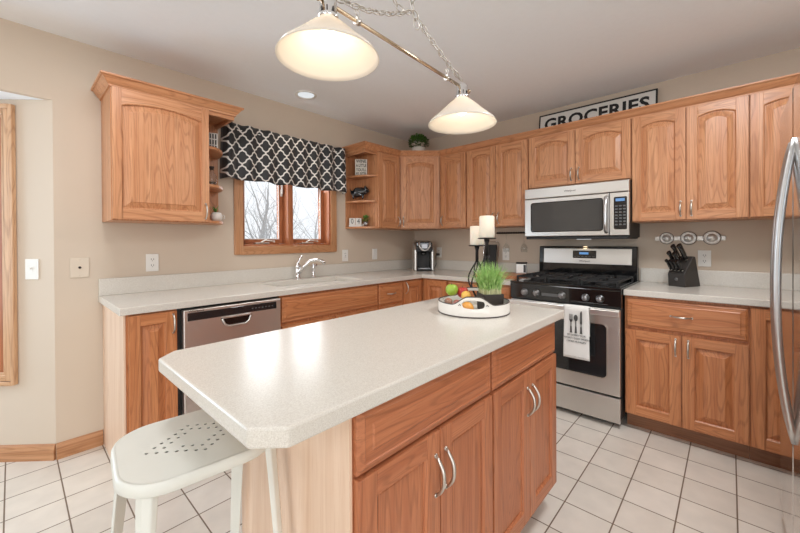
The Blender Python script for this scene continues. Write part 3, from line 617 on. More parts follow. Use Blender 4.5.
b = MB(); b.prism([(-0.030, 0.905), (-0.098, 0.925), (-0.098, 1.045), (-0.085, 1.185), (-0.030, 1.185)], 'x', 0.004, w - 0.004); bgd = b.build('backguard', black_gloss, c, 0.006)
b = MB(); b.prism([(-0.090, 1.040), (-0.0975, 1.040), (-0.0865, 1.166), (-0.080, 1.166)], 'x', 0.046, w - 0.040); b.xf(Matrix.Translation((0, -0.005, 0))); b.build('backguard_panel', stainless, bgd, 0.002)
b = MB(); b.prism([(-0.090, 1.086), (-0.0975, 1.086), (-0.0925, 1.150), (-0.084, 1.150)], 'x', 0.292, 0.472); b.xf(Matrix.Translation((0, -0.0075, 0))); dsp = b.build('display_frame', black_glass, bgd, 0.004)
b = MB(); b.box(0.345, 0.415, -0.1045, -0.098, 1.118, 1.136); b.build('display', blue_lcd, dsp)
b = MB()
for k in range(6): b.box(0.302 + k * .028, 0.322 + k * .028, -0.1062, -0.098, 1.097, 1.103)
b.build('buttons', grey_plastic, dsp)
text('badge', 'Whirlpool', 0.020, slot_m, bgd, Matrix.Translation((0.385, -0.1035, 1.062)) @ Matrix.Rotation(PI / 2, 4, 'X'))
b = MB(); b.box(0.006, w - 0.006, -0.675, -0.647, 0.212, 0.782); dr = b.build('oven_door', stainless, c, 0.006)
def rrect(x0, x1, z0, z1, r, n=5):
    return [(p[0], p[1]) for p in rr(x0, x1, z0, z1, 0, r, n)]
b = MB(); b.prism(rrect(0.085, 0.676, 0.318, 0.674, 0.03), 'y', -0.6775, -0.670); b.build('oven_window', black_glass, dr)
b = MB(); o1, o2 = rrect(0.078, 0.683, 0.311, 0.681, 0.035), rrect(0.085, 0.676, 0.318, 0.674, 0.03)
b.rings([[(p[0], -0.6752, p[1]) for p in o1], [(p[0], -0.6790, p[1]) for p in o1], [(p[0], -0.6790, p[1]) for p in o2], [(p[0], -0.6752, p[1]) for p in o2]], 0); b.build('window_trim', nickel, dr)
b = MB(); b.box(0.002, w - 0.002, -0.726, -0.706, 0.741, 0.782); 
for x in (0.03, w - 0.06): b.box(x, x + 0.03, -0.706, -0.674, 0.75, 0.775)
b.build('oven_handle', plain('pale steel bar', (0.80, 0.79, 0.77, 1), 0.30, 1), dr, 0.006)
b = MB(); b.box(0.006, w - 0.006, -0.672, -0.647, 0.035, 0.200); b.build('storage_drawer', stainless, c, 0.005)
# towel on the oven handle
tw = thing('dish_towel', 'white dish towel printed with fork, spoon and knife on the oven handle', 'towel', (-0.735, -2.068, 0.43))
b = MB(); nu, nv = 16, 26; TW = 0.158; path = []
for i in range(nv + 1):
    t = i / nv
    if t < 0.74: path.append((-0.006 - 0.003 * math.sin(t * 9), t / 0.74 * 0.352))      # front drop, local x outward is -x world
    elif t < 0.82: a = (t - 0.74) / 0.08 * PI; path.append((0.016 - 0.0225 * math.cos(a), 0.352 + 0.012 * math.sin(a)))
    else: path.append((0.0385, 0.352 - (t - 0.82) / 0.18 * 0.20))
loops = []
for i, (px, pz) in enumerate(path):
    loops.append([(px + 0.0012 * math.sin(j / nu * 10 + pz * 6) * (1 if i < nv * .7 else 0), (0.5 - j / nu) * (TW + 0.010 * (1 - pz / 0.36)) * (0.90 if i > nv * .8 else 1.0), pz) for j in range(nu + 1)])
b.rings(loops, 0, True, closed=False); o = b.build('cloth', towel_m, tw)
sm = o.modifiers.new('solid', 'SOLIDIFY'); sm.thickness = 0.0022; sm.offset = 0
MT = lambda y, z: Matrix.Translation((-0.0132, y, z)) @ Matrix.Rotation(-PI / 2, 4, 'Z') @ Matrix.Rotation(PI / 2, 4, 'X')
text('printed_words', "I'M SORRY FOR\nWHAT I SAID WHEN\nI WAS HUNGRY", 0.0175, ink_m, tw, MT(-0.002, 0.138), line=1.25, ext=0.0008)
text('hem_print', "- - - - - - - - - - - - - -", 0.014, ink_m, tw, MT(-0.002, 0.016), ext=0.0008)
def cutlery(kind, y):
    b = MB(); 
    def S(poly): b.prism(poly, 'y', -0.0009, 0.0009)
    if kind == 'fork':
        for k in range(4): S([(-0.011 + k * .0062, 0.085), (-0.0085 + k * .0062, 0.085), (-0.0085 + k * .0062, 0.122), (-0.011 + k * .0062, 0.122)])
        S([(-0.011, 0.086), (0.0115, 0.086), (0.008, 0.074), (0.003, 0.066), (-0.003, 0.066), (-0.008, 0.074)])
    elif kind == 'spoon': S([(0.0125 * math.cos(t), 0.098 + 0.022 * math.sin(t)) for t in [2 * PI * q / 18 for q in range(18)]])
    else: S([(-0.006, 0.06), (0.006, 0.06), (0.006, 0.14), (0.002, 0.15), (-0.006, 0.135)])
    S([(-0.0028, 0.03), (0.0028, 0.03), (0.0028, 0.08), (-0.0028, 0.08)]); S([(-0.005, -0.005), (0.005, -0.005), (0.006, 0.0), (0.0045, 0.04), (-0.0045, 0.04), (-0.006, 0.0)])
    S([(-0.008, -0.005), (0.008, -0.005), (0.008, -0.001), (-0.008, -0.001)])
    b.xf(Matrix.Translation((-0.0125, y, 0.180)) @ Matrix.Rotation(-PI / 2, 4, 'Z')); b.build('printed_' + kind, ink_m, tw)
cutlery('fork', 0.032); cutlery('spoon', 0.001); cutlery('knife', -0.032)

# ------------------------------------------------------------------ microwave
c = thing('microwave', 'stainless over-the-range microwave mounted above the stove', 'microwave', (0, -1.5640, 1.258), RB); w = 0.754; mh = 0.408
b = MB(); b.box(0.0, w, -0.375, -0.004, 0.0, mh - 0.002); b.build('body', black_matte, c, 0.002)
b = MB(); b.box(0.0, w, -0.405, -0.376, mh - 0.085, mh - 0.002); ban = b.build('top_band', stainless, c, 0.005)
text('badge', 'Whirlpool', 0.020, slot_m, ban, front_text_matrix(0.36, -0.4058, mh - 0.044))
b = MB(); b.box(0.0, 0.628, -0.405, -0.376, 0.012, mh - 0.088); md = b.build('microwave_door', stainless, c, 0.005)
b = MB(); b.prism(rrect(0.062, 0.585, 0.055, 0.280, 0.012, 4), 'y', -0.4072, -0.403); b.build('door_glass', smoke_glass, md)
b = MB(); o1, o2 = rrect(0.052, 0.592, 0.046, 0.289, 0.02, 4), rrect(0.062, 0.585, 0.055, 0.280, 0.012, 4)
b.rings([[(p[0], -0.4045, p[1]) for p in o1], [(p[0], -0.4066, p[1]) for p in o1], [(p[0], -0.4066, p[1]) for p in o2], [(p[0], -0.4045, p[1]) for p in o2]], 0); b.build('glass_frame', black_glass, md)
b = MB(); b.tube([(0.613, -0.404, 0.035), (0.613, -0.428, 0.045), (0.613, -0.436, 0.10), (0.613, -0.438, 0.165), (0.613, -0.436, 0.23), (0.613, -0.428, 0.285), (0.613, -0.404, 0.295)], 0.013, 10, flat=0.8); b.build('handle', stainless_v, md)
b = MB(); b.box(0.632, w, -0.405, -0.376, 0.012, mh - 0.088); pn = b.build('control_panel', stainless, c, 0.004)
b = MB(); b.prism(rrect(0.660, 0.742, 0.055, 0.288, 0.008, 3), 'y', -0.4072, -0.403); b.build('keypad', black_glass, pn)
b = MB(); b.box(0.672, 0.728, -0.4084, -0.406, 0.256, 0.276); b.build('display', blue_lcd, pn)
b = MB()
for r_ in range(7):
    for q in range(3): b.box(0.668 + q * .025, 0.684 + q * .025, -0.4080, -0.4065, 0.085 + r_ * .022, 0.095 + r_ * .022)
b.build('keys', grey_plastic, pn)
b = MB(); b.box(0.01, w - 0.01, -0.398, -0.02, -0.012, 0.004); b.build('vent', black_matte, c, 0.002)
b = MB(); b.box(0.33, 0.43, -0.14, -0.09, -0.0155, -0.0115); b.build('cooktop_lamp', recess_m, c)
spot('cooktop_lamp_light', (-0.12, -1.93, 1.243), 1.1, (1, 0.72, 0.42), 140, 0.8, 0.02)

# ------------------------------------------------------------------ refrigerator
c = thing('refrigerator', 'stainless side-by-side refrigerator at the right edge with curved handles', 'refrigerator', (-1.045, -3.735, 0), PI); w = 0.91
b = MB(); b.box(0, w, -0.66, 0, 0.04, 1.76); b.box(0.03, w - 0.03, -0.63, -0.03, 0.0, 0.04); b.build('body', fridge_side, c, 0.006)
for k, (x0, x1, hx) in enumerate(((0.002, 0.452, 0.415), (0.458, 0.908, 0.495))):
    b = MB(); b.box(x0, x1, -0.735, -0.668, 0.07, 1.775); dd = b.build('refrigerator_door', fridge_steel, c, 0.012)
    b = MB(); pts = []; n = 22; rad = []
    for i in range(n + 1):
        q = 2 * i / n - 1; pts.append((hx, -0.734 - 0.043 * (1 - abs(q) ** 2.2), 1.06 + q * 0.52)); rad.append(0.0115 if abs(q) < .95 else 0.009)
    b.tube(pts, rad, 12); b.build('handle', stainless_v, dd)
b = MB(); b.box(0.02, w - 0.02, -0.66, -0.64, 0.015, 0.065); b.build('grille', black_matte, c)

# ------------------------------------------------------------------ island
isl_w = 0.601
for k, (x, lab) in enumerate(((-2.842, 'oak island cabinet nearest the camera, pale side panel behind the stool'), (-2.240, 'oak island cabinet at the end facing the range'))):
    c = thing('island_cabinet', lab, 'cabinet', (x, -1.692, 0)); M2 = [oakr_v, oakr_h]; dpt = 0.537
    b = MB(); b.box(0, isl_w, -dpt, 0, 0.1, 0.875); b.build('body', [oakr_v], c, 0.0012, seg=1)
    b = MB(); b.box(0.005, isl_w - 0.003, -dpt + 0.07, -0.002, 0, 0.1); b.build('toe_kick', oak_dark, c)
    drawer(c, 0.004, 0.724, isl_w - 0.010, 0.146, -dpt, mats=[oakr_h], edge=0.042)
    for q in range(2):
        d_ = door(c, 0.004 + q * .2975, 0.122, 0.2935, 0.594, -dpt, mats=M2, flat=True); pull(d_, 0.276 if q == 0 else 0.323, -dpt - 0.02, 0.600, L=0.108, rise=0.026)
    if k == 0:
        b = MB(); b.box(-0.008, -0.0005, -dpt - 0.002, 0.002, 0.0, 0.875); b.build('side_panel', veneer, c)['label'] = 'pale flat side panel'
    else:
        b = MB(); b.box(isl_w + 0.0005, isl_w + 0.006, -dpt - 0.002, 0.002, 0.1, 0.875); b.build('side_panel', [oakr_v], c)
b = MB(); X0, X1, Y0, Y1, ch = -3.068, -1.603, -2.272, -1.612, 0.050
b.prism([(X0 + ch, Y0), (X1, Y0), (X1, Y1), (X0 + ch, Y1), (X0, Y1 - ch), (X0, Y0 + ch)], 'z', CT0, CT1); b.xf(Matrix.Translation((2.34, 1.94, -CT0)))
tag(b.build('island_worktop', quartz, loc=(-2.34, -1.94, CT0), bevel=0.005), 'white speckled island worktop with clipped corners', 'countertop')

# ------------------------------------------------------------------ stool
SX, SY, SZ, SR = -3.029, -1.835, 0.745, math.radians(-6)
c = thing('stool', 'cream metal stool with perforated seat pushed under the island worktop', 'stool', (SX, SY, 0), SR)
holes = [(-3.133, -1.834), (-3.116, -1.848), (-3.099, -1.861), (-3.082, -1.875), (-3.066, -1.888), (-3.049, -1.904), (-3.033, -1.917), (-3.114, -1.82), (-3.098, -1.837), (-3.097, -1.81), (-3.08, -1.824), (-3.065, -1.862), (-3.048, -1.876), (-3.031, -1.891), (-3.014, -1.905), (-3.079, -1.799), (-3.061, -1.811), (-3.061, -1.788), (-3.043, -1.802), (-3.042, -1.774), (-3.025, -1.764), (-3.024, -1.787), (-3.006, -1.777), (-3.008, -1.802), (-2.99, -1.79), (-2.992, -1.817), (-2.973, -1.803), (-2.976, -1.828), (-2.975, -1.855), (-2.978, -1.88), (-2.995, -1.867), (-3.012, -1.878), (-2.997, -1.895)]
Mi = (Matrix.Translation((SX, SY, 0)) @ Matrix.Rotation(SR, 4, 'Z')).inverted()
cu = bpy.data.curves.new('seat_curve', 'CURVE'); cu.dimensions = '2D'; cu.fill_mode = 'BOTH'; cu.extrude = 0.001
def spl(pts):
    s = cu.splines.new('POLY'); s.points.add(len(pts) - 1); s.use_cyclic_u = True
    for p, q in zip(s.points, pts): p.co = (q[0], q[1], 0, 1)
hw, hd, cr_ = 0.157, 0.150, 0.088
spl([(p[0], p[1]) for p in rr(-hw, hw, -hd, hd, 0, cr_, 8)])
for hx, hy in holes:
    q = Mi @ Vector((hx, hy, 0)); spl([(q.x + 0.0042 * math.cos(a), q.y + 0.0042 * math.sin(a)) for a in [2 * PI * k / 12 for k in range(12)]])
t = bpy.data.objects.new('tmp', cu); COL.objects.link(t); me = bpy.data.meshes.new_from_object(t); bpy.data.objects.remove(t)
for v in me.vertices: v.co.z += SZ - 0.002
me.materials.clear(); me.materials.append(stool_m); me.name = 'seat'
so = bpy.data.objects.new('seat', me); COL.objects.link(so); so.parent = c
b = MB(); R_ = lambda o, z, r: rr(-hw - o, hw + o, -hd - o, hd + o, z, r, 8)
b.rings([R_(0, SZ - .003, cr_), R_(0, SZ - .001, cr_), R_(0.006, SZ - .003, cr_ + .006), R_(0.009, SZ - .009, cr_ + .009), R_(0.010, SZ - .025, cr_ + .01), R_(0.008, SZ - .027, cr_ + .008), R_(0.006, SZ - .025, cr_ + .006), R_(0.005, SZ - .009, cr_ + .005), R_(0, SZ - .003, cr_)], 0, True)
b.build('seat_rim', stool_m, c)
b = MB(); b.prism([(p[0], p[1]) for p in rr(-0.125, 0.125, -0.118, 0.118, 0, 0.06, 8)], 'z', SZ - 0.016, SZ - 0.013); b.build('hole_shade_plate', slot_m, c)  # dark sheet added below the seat so the holes look shaded
LEGS = ((-0.118, -0.122, -0.152, -0.230), (0.146, -0.126, 0.158, -0.245), (-0.136, 0.118, -0.188, 0.235), (0.148, 0.118, 0.140, 0.200))
for (tx, ty, bx, by) in LEGS:
    b = MB(); a = math.atan2(ty, tx); top = Vector((tx, ty, SZ - 0.012)); bot = Vector((bx, by, 0.0)); loops = []
    for t_, wd in ((0, 0.025), (0.12, 0.022), (0.6, 0.016), (1, 0.012)):
        p = top.lerp(bot, t_); ux = Vector((-math.sin(a), math.cos(a), 0)); uy = Vector((math.cos(a), math.sin(a), 0))
        loops.append([tuple(p + ux * i * wd + uy * j * wd * .40) for i, j in ((-1, -.9), (-.72, .45), (0, .9), (.72, .45), (1, -.9))])
    b.rings(loops, 0, False, True, True); b.build('leg', stool_m, c, 0.003)
b = MB(); zb = 0.24
L_ = [Vector((l[0], l[1], SZ - .012)).lerp(Vector((l[2], l[3], 0)), 0.67) for l in (LEGS[0], LEGS[1], LEGS[3], LEGS[2])]
for k in range(4): b.tube([L_[k], L_[(k + 1) % 4]], 0.009, 6)
b.build('stretcher', stool_m, c)

# ------------------------------------------------------------------ valance and rod
v = thing('valance', 'black window valance with white trellis pattern', 'curtain', (-1.70, 0, 1.72))
nx, nz = 150, 14; vs = []; fs = []; uvs = []
for j in range(nz + 1):
    t = j / nz; x0, x1 = -2.284 + 0.018 * t, -1.125 - 0.004 * t
    for i in range(nx + 1):
        s = i / nx; x = x0 + (x1 - x0) * s; amp = 0.016 * (1.15 - 0.45 * t)
        y = -0.092 - amp * math.sin(s * 2 * PI * 7.5 + 0.5 * math.sin(s * 9)) - 0.006 * math.sin(s * 41) - 0.012 * (1 - t)
        edge = min(s, 1 - s)
        if edge < 0.02: y += (0.02 - edge) / 0.02 * 0.075
        zz = -0.008 + 0.422 * t + (0.006 * math.sin(s * 30) if j == 0 else 0) + (0.003 * math.sin(s * 90) if j == nz else 0)
        vs.append((x + 1.70, y, zz)); uvs.append((s * 1.30, 0.40 * t))
for j in range(nz):
    for i in range(nx):
        a = j * (nx + 1) + i; fs.append((a, a + 1, a + nx + 2, a + nx + 1))
me = bpy.data.meshes.new('cloth'); me.from_pydata(vs, [], fs); ul = me.uv_layers.new(name='UVMap')
for lp in me.loops: ul.data[lp.index].uv = uvs[lp.vertex_index]
for p in me.polygons: p.use_smooth = True
me.materials.append(valance_m); o = bpy.data.objects.new('cloth', me); COL.objects.link(o); o.parent = v
sm = o.modifiers.new('solid', 'SOLIDIFY'); sm.thickness = 0.002
b = MB(); b.tube([(-0.535, -0.003, 0.372), (-0.535, -0.07, 0.372), (-0.52, -0.078, 0.372), (0.55, -0.078, 0.372), (0.565, -0.07, 0.372), (0.565, -0.003, 0.372)], 0.005, 8); b.build('curtain_rod', white_m, v)

# ------------------------------------------------------------------ outlets and switches
def plate(name, label, cat, loc, rz, kind, mat=None, w=0.072, h=0.116):
    t = thing(name, label, cat, loc, rz); b = MB(); b.box(-w / 2, w / 2, -0.006, -0.0005, -h / 2, h / 2); b.build('cover_plate', mat or white_m, t, 0.002)
    if kind == 'outlet':
        for zz in (-0.02, 0.02):
            b = MB(); b.prism([(0.017 * math.cos(a), zz + 0.0145 * math.sin(a)) for a in [2 * PI * k / 16 for k in range(16)]], 'y', -0.0075, -0.005); r = b.build('receptacle', mat or white_m, t)
            b = MB(); b.box(-0.0078, -0.0052, -0.0080, -0.0070, zz - 0.002, zz + 0.008); b.box(0.0052, 0.0078, -0.0080, -0.0070, zz - 0.002, zz + 0.008); b.box(-0.002, 0.002, -0.0080, -0.0070, zz - 0.010, zz - 0.006); b.build('slot', slot_m, r)
    elif kind == 'switch':
        b = MB(); b.box(-0.007, 0.007, -0.0075, -0.005, -0.014, 0.014); b.prism([(-0.007, -0.004), (-0.018, 0.008), (-0.014, 0.012), (-0.007, 0.009)], 'x', -0.004, 0.004); b.build('toggle', white_m, t)
    elif kind == 'rocker':
        b = MB(); b.prism([(-0.006, -0.034), (-0.008, 0.0), (-0.011, 0.034), (-0.004, 0.034), (-0.004, -0.034)], 'x', -0.016, 0.016); b.build('rocker', white_m, t)
    elif kind == 'gfci':
        b = MB(); b.box(-0.017, 0.017, -0.0078, -0.005, -0.033, 0.033); r = b.build('receptacle', white_m, t, 0.001)
        b = MB()
        for zz in (-0.021, 0.021): b.box(-0.0078, -0.0052, -0.0084, -0.0076, zz - .004, zz + .004); b.box(0.0052, 0.0078, -0.0084, -0.0076, zz - .004, zz + .004)
        b.box(-0.006, 0.006, -0.0084, -0.0076, -0.006, -0.001); b.build('slot', slot_m, r)
    elif kind == 'cable':
        b = MB(); b.xf(Matrix()); b.lathe([(0.007, 0), (0.007, 0.006), (0.003, 0.008), (0.001, 0.008)], 12); b.xf(Matrix.Translation((0, -0.005, 0)) @ Matrix.Rotation(PI / 2, 4, 'X')); b.build('jack', slot_m, t)
        b = MB()
        for zz in (-0.045, 0.045): b.ball((0, -0.006, zz), 0.003, 8)
        b.build('screw', mat or white_m, t)
    return t
plate('outlet', 'white double outlet above the worktop, below the left wall cabinet', 'outlet', (-2.708, 0, 1.104), 0, 'outlet')
plate('outlet', 'white outlet just right of the kitchen window', 'outlet', (-1.079, 0, 1.096), 0, 'gfci')
plate('switch', 'white rocker switch on the window wall near the coffee maker', 'switch', (-0.674, 0, 1.098), 0, 'rocker')
plate('cable_plate', 'square ivory cable plate left of the worktop end', 'wall plate', (-3.071, 0, 1.092), 0, 'cable', ivory_m, 0.085, 0.118)
plate('switch', 'white toggle switch on the bay wall beside the oak window casing', 'switch', (BAY[0] - 0.118 * .7071, BAY[1] + 0.118 * .7071, 1.09), -PI / 4, 'switch')
plate('outlet', 'white outlet right of the coffee maker with a black plug in it', 'outlet', (0, -0.372, 1.104), RB, 'outlet')
plate('outlet', 'white outlet on the right wall behind the hanging glasses', 'outlet', (0, -1.195, 1.10), RB, 'outlet')
plate('outlet', 'white double outlet above the knife block end of the right worktop', 'outlet', (0, -2.705, 1.102), RB, 'outlet')

# ------------------------------------------------------------------ coffee maker
silver = plain('silver plastic', (0.62, 0.60, 0.57, 1), 0.3, 0.7)
c = thing('coffee_maker', 'black and silver single-cup coffee maker in the corner', 'coffee maker', (-0.265, -0.345, CT1 + .0006), math.radians(-43))
c.scale = (1.28, 1.05, 1.02)
b = MB(); b.box(-0.062, 0.062, -0.115, 0.12, 0.0, 0.022); b.box(-0.062, 0.062, 0.0, 0.12, 0.022, 0.20); b.box(-0.070, 0.070, -0.11, 0.12, 0.20, 0.255); b.build('body', black_matte, c, 0.008)
for sx in (-1, 1):
    b = MB(); b.prism([(-0.10, 0.0), (0.125, 0.0), (0.125, 0.28), (0.08, 0.305), (-0.06, 0.275), (-0.10, 0.22)], 'x', sx * 0.072 - 0.011, sx * 0.072 + 0.011); b.build('side_panel', silver, c, 0.010)
b = MB(); b.box(-0.066, 0.066, -0.112, 0.12, 0.256, 0.305); b.prism([(-0.112, 0.256), (-0.06, 0.31), (0.10, 0.325), (0.118, 0.30), (0.118, 0.256)], 'x', -0.064, 0.064); b.build('lid', black_gloss, c, 0.010)
b = MB(); b.tube([(-0.045, -0.116, 0.305), (-0.043, -0.124, 0.26), (-0.025, -0.13, 0.225), (0, -0.132, 0.216), (0.025, -0.13, 0.225), (0.043, -0.124, 0.26), (0.045, -0.116, 0.305)], 0.008, 8); b.build('handle', silver, c)
b = MB(); b.prism(rrect(-0.024, 0.024, 0.238, 0.282, 0.01, 3), 'y', -0.122, -0.112); b.build('button_panel', knob_m, c)
b = MB(); b.lathe([(0.02, 0), (0.018, -0.03), (0.012, -0.034), (0.001, -0.034)], 14, (0, -0.06, 0.20)); b.build('spout', black_gloss, c)
b = MB(); b.box(-0.05, 0.05, -0.108, -0.01, 0.022, 0.030); 
for k in range(6): b.box(-0.042 + k * .015, -0.035 + k * .015, -0.10, -0.02, 0.030, 0.0325)
b.build('drip_tray', knob_m, c)
cd = thing('power_cord', 'black plug and cord between the coffee maker and its outlet', 'cord', (-0.03, -0.38, CT1))
b = MB(); b.box(-0.016, 0.020, -0.006, 0.022, 0.155, 0.182); b.build('plug', black_matte, cd, 0.004)
b = MB(); b.tube([(-0.016, 0.008, 0.165), (-0.045, 0.0, 0.155), (-0.06, -0.01, 0.12), (-0.055, -0.01, 0.06), (-0.05, 0.02, 0.012), (-0.06, 0.07, 0.005), (-0.08, 0.09, 0.004)], 0.0035, 6); b.build('cord', black_matte, cd)

# ------------------------------------------------------------------ leaves
def leaf(b, p, d, L, wd, mat=0, bend=0.2):
    d = d.normalized(); s = d.cross(Vector((0, 0, 1)))
    s = s.normalized() if s.length > 1e-3 else Vector((1, 0, 0)); n = s.cross(d)
    c0, c1, c2 = p, p + d * L * .5 + n * L * bend * .3, p + d * L - n * L * bend * .4
    vs = [c0, c1 + s * wd / 2 - n * wd * .08, c2, c1 - s * wd / 2 - n * wd * .08, c1]
    b.add(vs, [(0, 1, 4), (1, 2, 4), (2, 3, 4), (3, 0, 4)], mat, False)
rnd = random.Random(3)
def bush(b, c, r, n, L, wd, sc=(1, 1, 1)):
    for k in range(n):
        a, z = rnd.uniform(0, 2 * PI), rnd.uniform(-.35, 1); q = math.sqrt(1 - z * z); d = Vector((q * math.cos(a), q * math.sin(a), z)); rr_ = rnd.uniform(.45, 1) ** .6
        p = Vector(c) + Vector((d.x * sc[0], d.y * sc[1], d.z * sc[2])) * r * rr_
        leaf(b, p, (d + Vector((rnd.uniform(-.6, .6), rnd.uniform(-.6, .6), rnd.uniform(-.3, .6)))), L * rnd.uniform(.7, 1.2), wd)
zt = UT + 0.0130
c = thing('potted_plant', 'round leafy plant in a pale pot on top of the corner cabinet', 'plant', (-0.40, -0.40, zt))
b = MB(); b.lathe([(0.052, 0), (0.066, 0.04), (0.072, 0.085), (0.066, 0.088), (0.062, 0.075), (0.001, 0.074)], 20); b.build('pot', conc_m, c)
b = MB(); bush(b, (0, 0, 0.135), 0.085, 320, 0.036, 0.026, (1.15, 1.15, .95))
for k in range(8): b.tube([(0, 0, 0.07), (0.03 * math.cos(k), 0.03 * math.sin(k), 0.13)], 0.002, 4)
b.build('foliage', leaf_dark, c)

# ------------------------------------------------------------------ groceries sign
c = thing('sign', 'long white sign reading GROCERIES on top of the wall cabinets', 'sign', (-0.055, -1.546, zt + 0.003), RB); c.rotation_euler = (0, 0, RB)
SLn, SHt = 0.892, 0.238; tilt = Matrix.Rotation(math.radians(-8), 4, 'X')
b = MB(); b.box(0.008, SLn - 0.008, -0.007, 0.007, 0.008, SHt - 0.008); b.xf(tilt); b.build('board', sign_white, c)
b = MB(); frame_boxes(b, 0, SLn, 0, SHt, 0.011, -0.010, 0.009, 0, 0); b.xf(tilt); b.build('frame', ink_black, c, 0.001)
text('lettering', 'GROCERIES', 0.142, ink_black, c, tilt @ Matrix.Translation((SLn / 2, -0.0075, 0.136)) @ Matrix.Rotation(PI / 2, 4, 'X'), sx=1.04, bold=0.0045, spacing=1.05)

# ------------------------------------------------------------------ wall plaque of three plates
tin = plain('embossed pewter', (0.62, 0.59, 0.55, 1), 0.35, 0.55, 0.35, 60, 0.8)
pew = plain('dark pewter edge', (0.22, 0.17, 0.14, 1), 0.4, 0.6)
c = thing('plate_plaque', 'row of three round pewter plates on a bar above the knife block', 'wall decoration', (0, -2.42, 1.246), RB)
b = MB(); b.box(-0.004, 0.398, -0.008, -0.001, -0.016, 0.016); b.build('bar', tin, c, 0.002)
for y, r in ((0.069, 0.042), (0.197, 0.046), (0.325, 0.047)):
    b = MB(); b.lathe([(r, 0), (r, 0.010), (r * .93, 0.016), (r * .86, 0.013), (r * .6, 0.012), (r * .55, 0.015), (0.001, 0.016)], 28); b.xf(Matrix.Translation((y, -0.003, 0.002)) @ Matrix.Rotation(PI / 2, 4, 'X'))
    pl = b.build('plate', tin, c)
    b = MB(); b.lathe([(r + .003, 0), (r + .003, 0.009), (r - 0.002, 0.012), (r - .002, 0)], 28); b.xf(Matrix.Translation((y, -0.003, 0.002)) @ Matrix.Rotation(PI / 2, 4, 'X')); b.build('rim', pew, pl)
    if y < 0.3: b = MB(); b.tube([(y - r * .5, -0.018, 0.008), (y - r * .1, -0.019, 0.018), (y + r * .4, -0.018, 0.0), (y + r * .1, -0.019, -0.016), (y - r * .4, -0.018, -0.01)], 0.004, 6); b.build('relief', tin, pl)

# ------------------------------------------------------------------ knife block and knives
KX, KY, KR = -0.175, -2.602, math.radians(-117)
c = thing('knife_block', 'dark knife block on the worktop right of the range', 'knife block', (KX, KY, CT1 + .0006), KR)
b = MB(); b.prism([(-0.075, 0.0), (0.085, 0.0), (0.030, 0.205), (0.010, 0.208), (-0.082, 0.088)], 'x', -0.055, 0.055); b.build('body', plain('dark stained wood', rgb(52, 48, 45), 0.45, 0, 0.1, 40), c, 0.004)
b = MB(); b.lathe([(0.011, 0), (0.011, 0.001), (0.001, 0.001)], 14); b.xf(Matrix.Translation((0, -0.0795, 0.05)) @ Matrix.Rotation(PI / 2, 4, 'X') ); b.build('emblem', grey_plastic, c)
nd = Vector((0, -0.09, 0.125)).normalized()   # normal of the slotted face, in block frame
def knife(px, t, L, r, lab):
    L *= 1.12
    base = Vector((px, -0.082 + 0.092 * t, 0.088 + 0.120 * t)) + Vector((0, -0.795, 0.607)) * 0.0055
    k = thing('knife', lab, 'knife', Matrix.Translation((KX, KY, CT1)) @ Matrix.Rotation(KR, 4, 'Z') @ base, KR, 'knives in the block')
    up = Vector((0, 0.5, 1)).normalized(); n_ = nd
    b = MB(); b.tube([n_ * 0.0, n_ * 0.008], r * .8, 8); b.build('bolster', nickel, k)
    b = MB(); P = [n_ * 0.008, n_ * (L * .3) + Vector((0, 0, .004)), n_ * (L * .7) + Vector((0, 0, .003)), n_ * L - Vector((0, 0, .006))]; b.tube(P, [r * .9, r * 1.05, r, r * 1.15], 8, flat=1.5); b.build('handle', black_gloss, k)
    b = MB()
    for q in (.35, .65): b.ball(n_ * (L * q) + Vector((-r * .9, 0, .004)), 0.0028, 6)
    b.build('rivet', nickel, k)
for i in range(4): knife(-0.036 + i * 0.024, 0.16, 0.085, 0.0075, ['steak knife with black handle, leftmost of the lower row', 'steak knife with black handle, second in the lower row', 'steak knife with black handle, third in the lower row', 'steak knife with black handle, rightmost of the lower row'][i])
knife(-0.034, 0.50, 0.10, 0.010, 'knife with thick black handle at left of the middle row')
knife(0.0, 0.50, 0.095, 0.010, 'knife with black handle in the middle of the block')
knife(-0.020, 0.80, 0.11, 0.011, 'tall black knife handle at the upper left of the block')
knife(0.026, 0.76, 0.12, 0.012, 'tallest black knife handle at the upper right of the block')

# ------------------------------------------------------------------ things on the worktop left of the range
c = thing('glass_rack', 'dark twisted wall rail with hooks under the cabinet left of the microwave', 'rack', (0, -1.10, 1.312), RB)
b = MB()
for s_ in (0, PI): b.tube([(0.005 + 0.42 * k / 60, -0.024 + 0.005 * math.cos(k * .9 + s_), 0.005 * math.sin(k * .9 + s_)) for k in range(61)], 0.0055, 6)
b.build('rail', dark_iron, c)
b = MB(); 
for x in (0.02, 0.41): b.box(x - 0.008, x + 0.008, -0.024, -0.001, -0.008, 0.008)
b.build('bracket', dark_iron, c)
for k, (yy, lab) in enumerate(((-1.215, 'clear stem glass hanging upside down at left under the dark rail'), (-1.395, 'clear stem glass hanging upside down at right under the dark rail'))):
    b = MB(); b.lathe([(0.026, -0.010), (0.026, -0.012), (0.005, -0.016), (0.0035, -0.09), (0.012, -0.105), (0.028, -0.13), (0.032, -0.155), (0.027, -0.185), (0.0255, -0.185), (0.030, -0.155), (0.026, -0.132), (0.010, -0.108), (0.001, -0.106)], 20)
    o = b.build('wine_glass', jar_glass, loc=(-0.034, yy, 1.312)); tag(o, lab, 'glass', 'hanging stem glasses')
c = thing('recipe_board', 'dark board in a bent silver wire stand behind the candles', 'board', (-0.085, -1.055, CT1), RB)
b = MB(); b.box(-0.068, 0.062, -0.008, 0.008, 0.006, 0.285); b.xf(Matrix.Rotation(math.radians(-8), 4, 'X')); b.build('board', black_matte, c, 0.003)
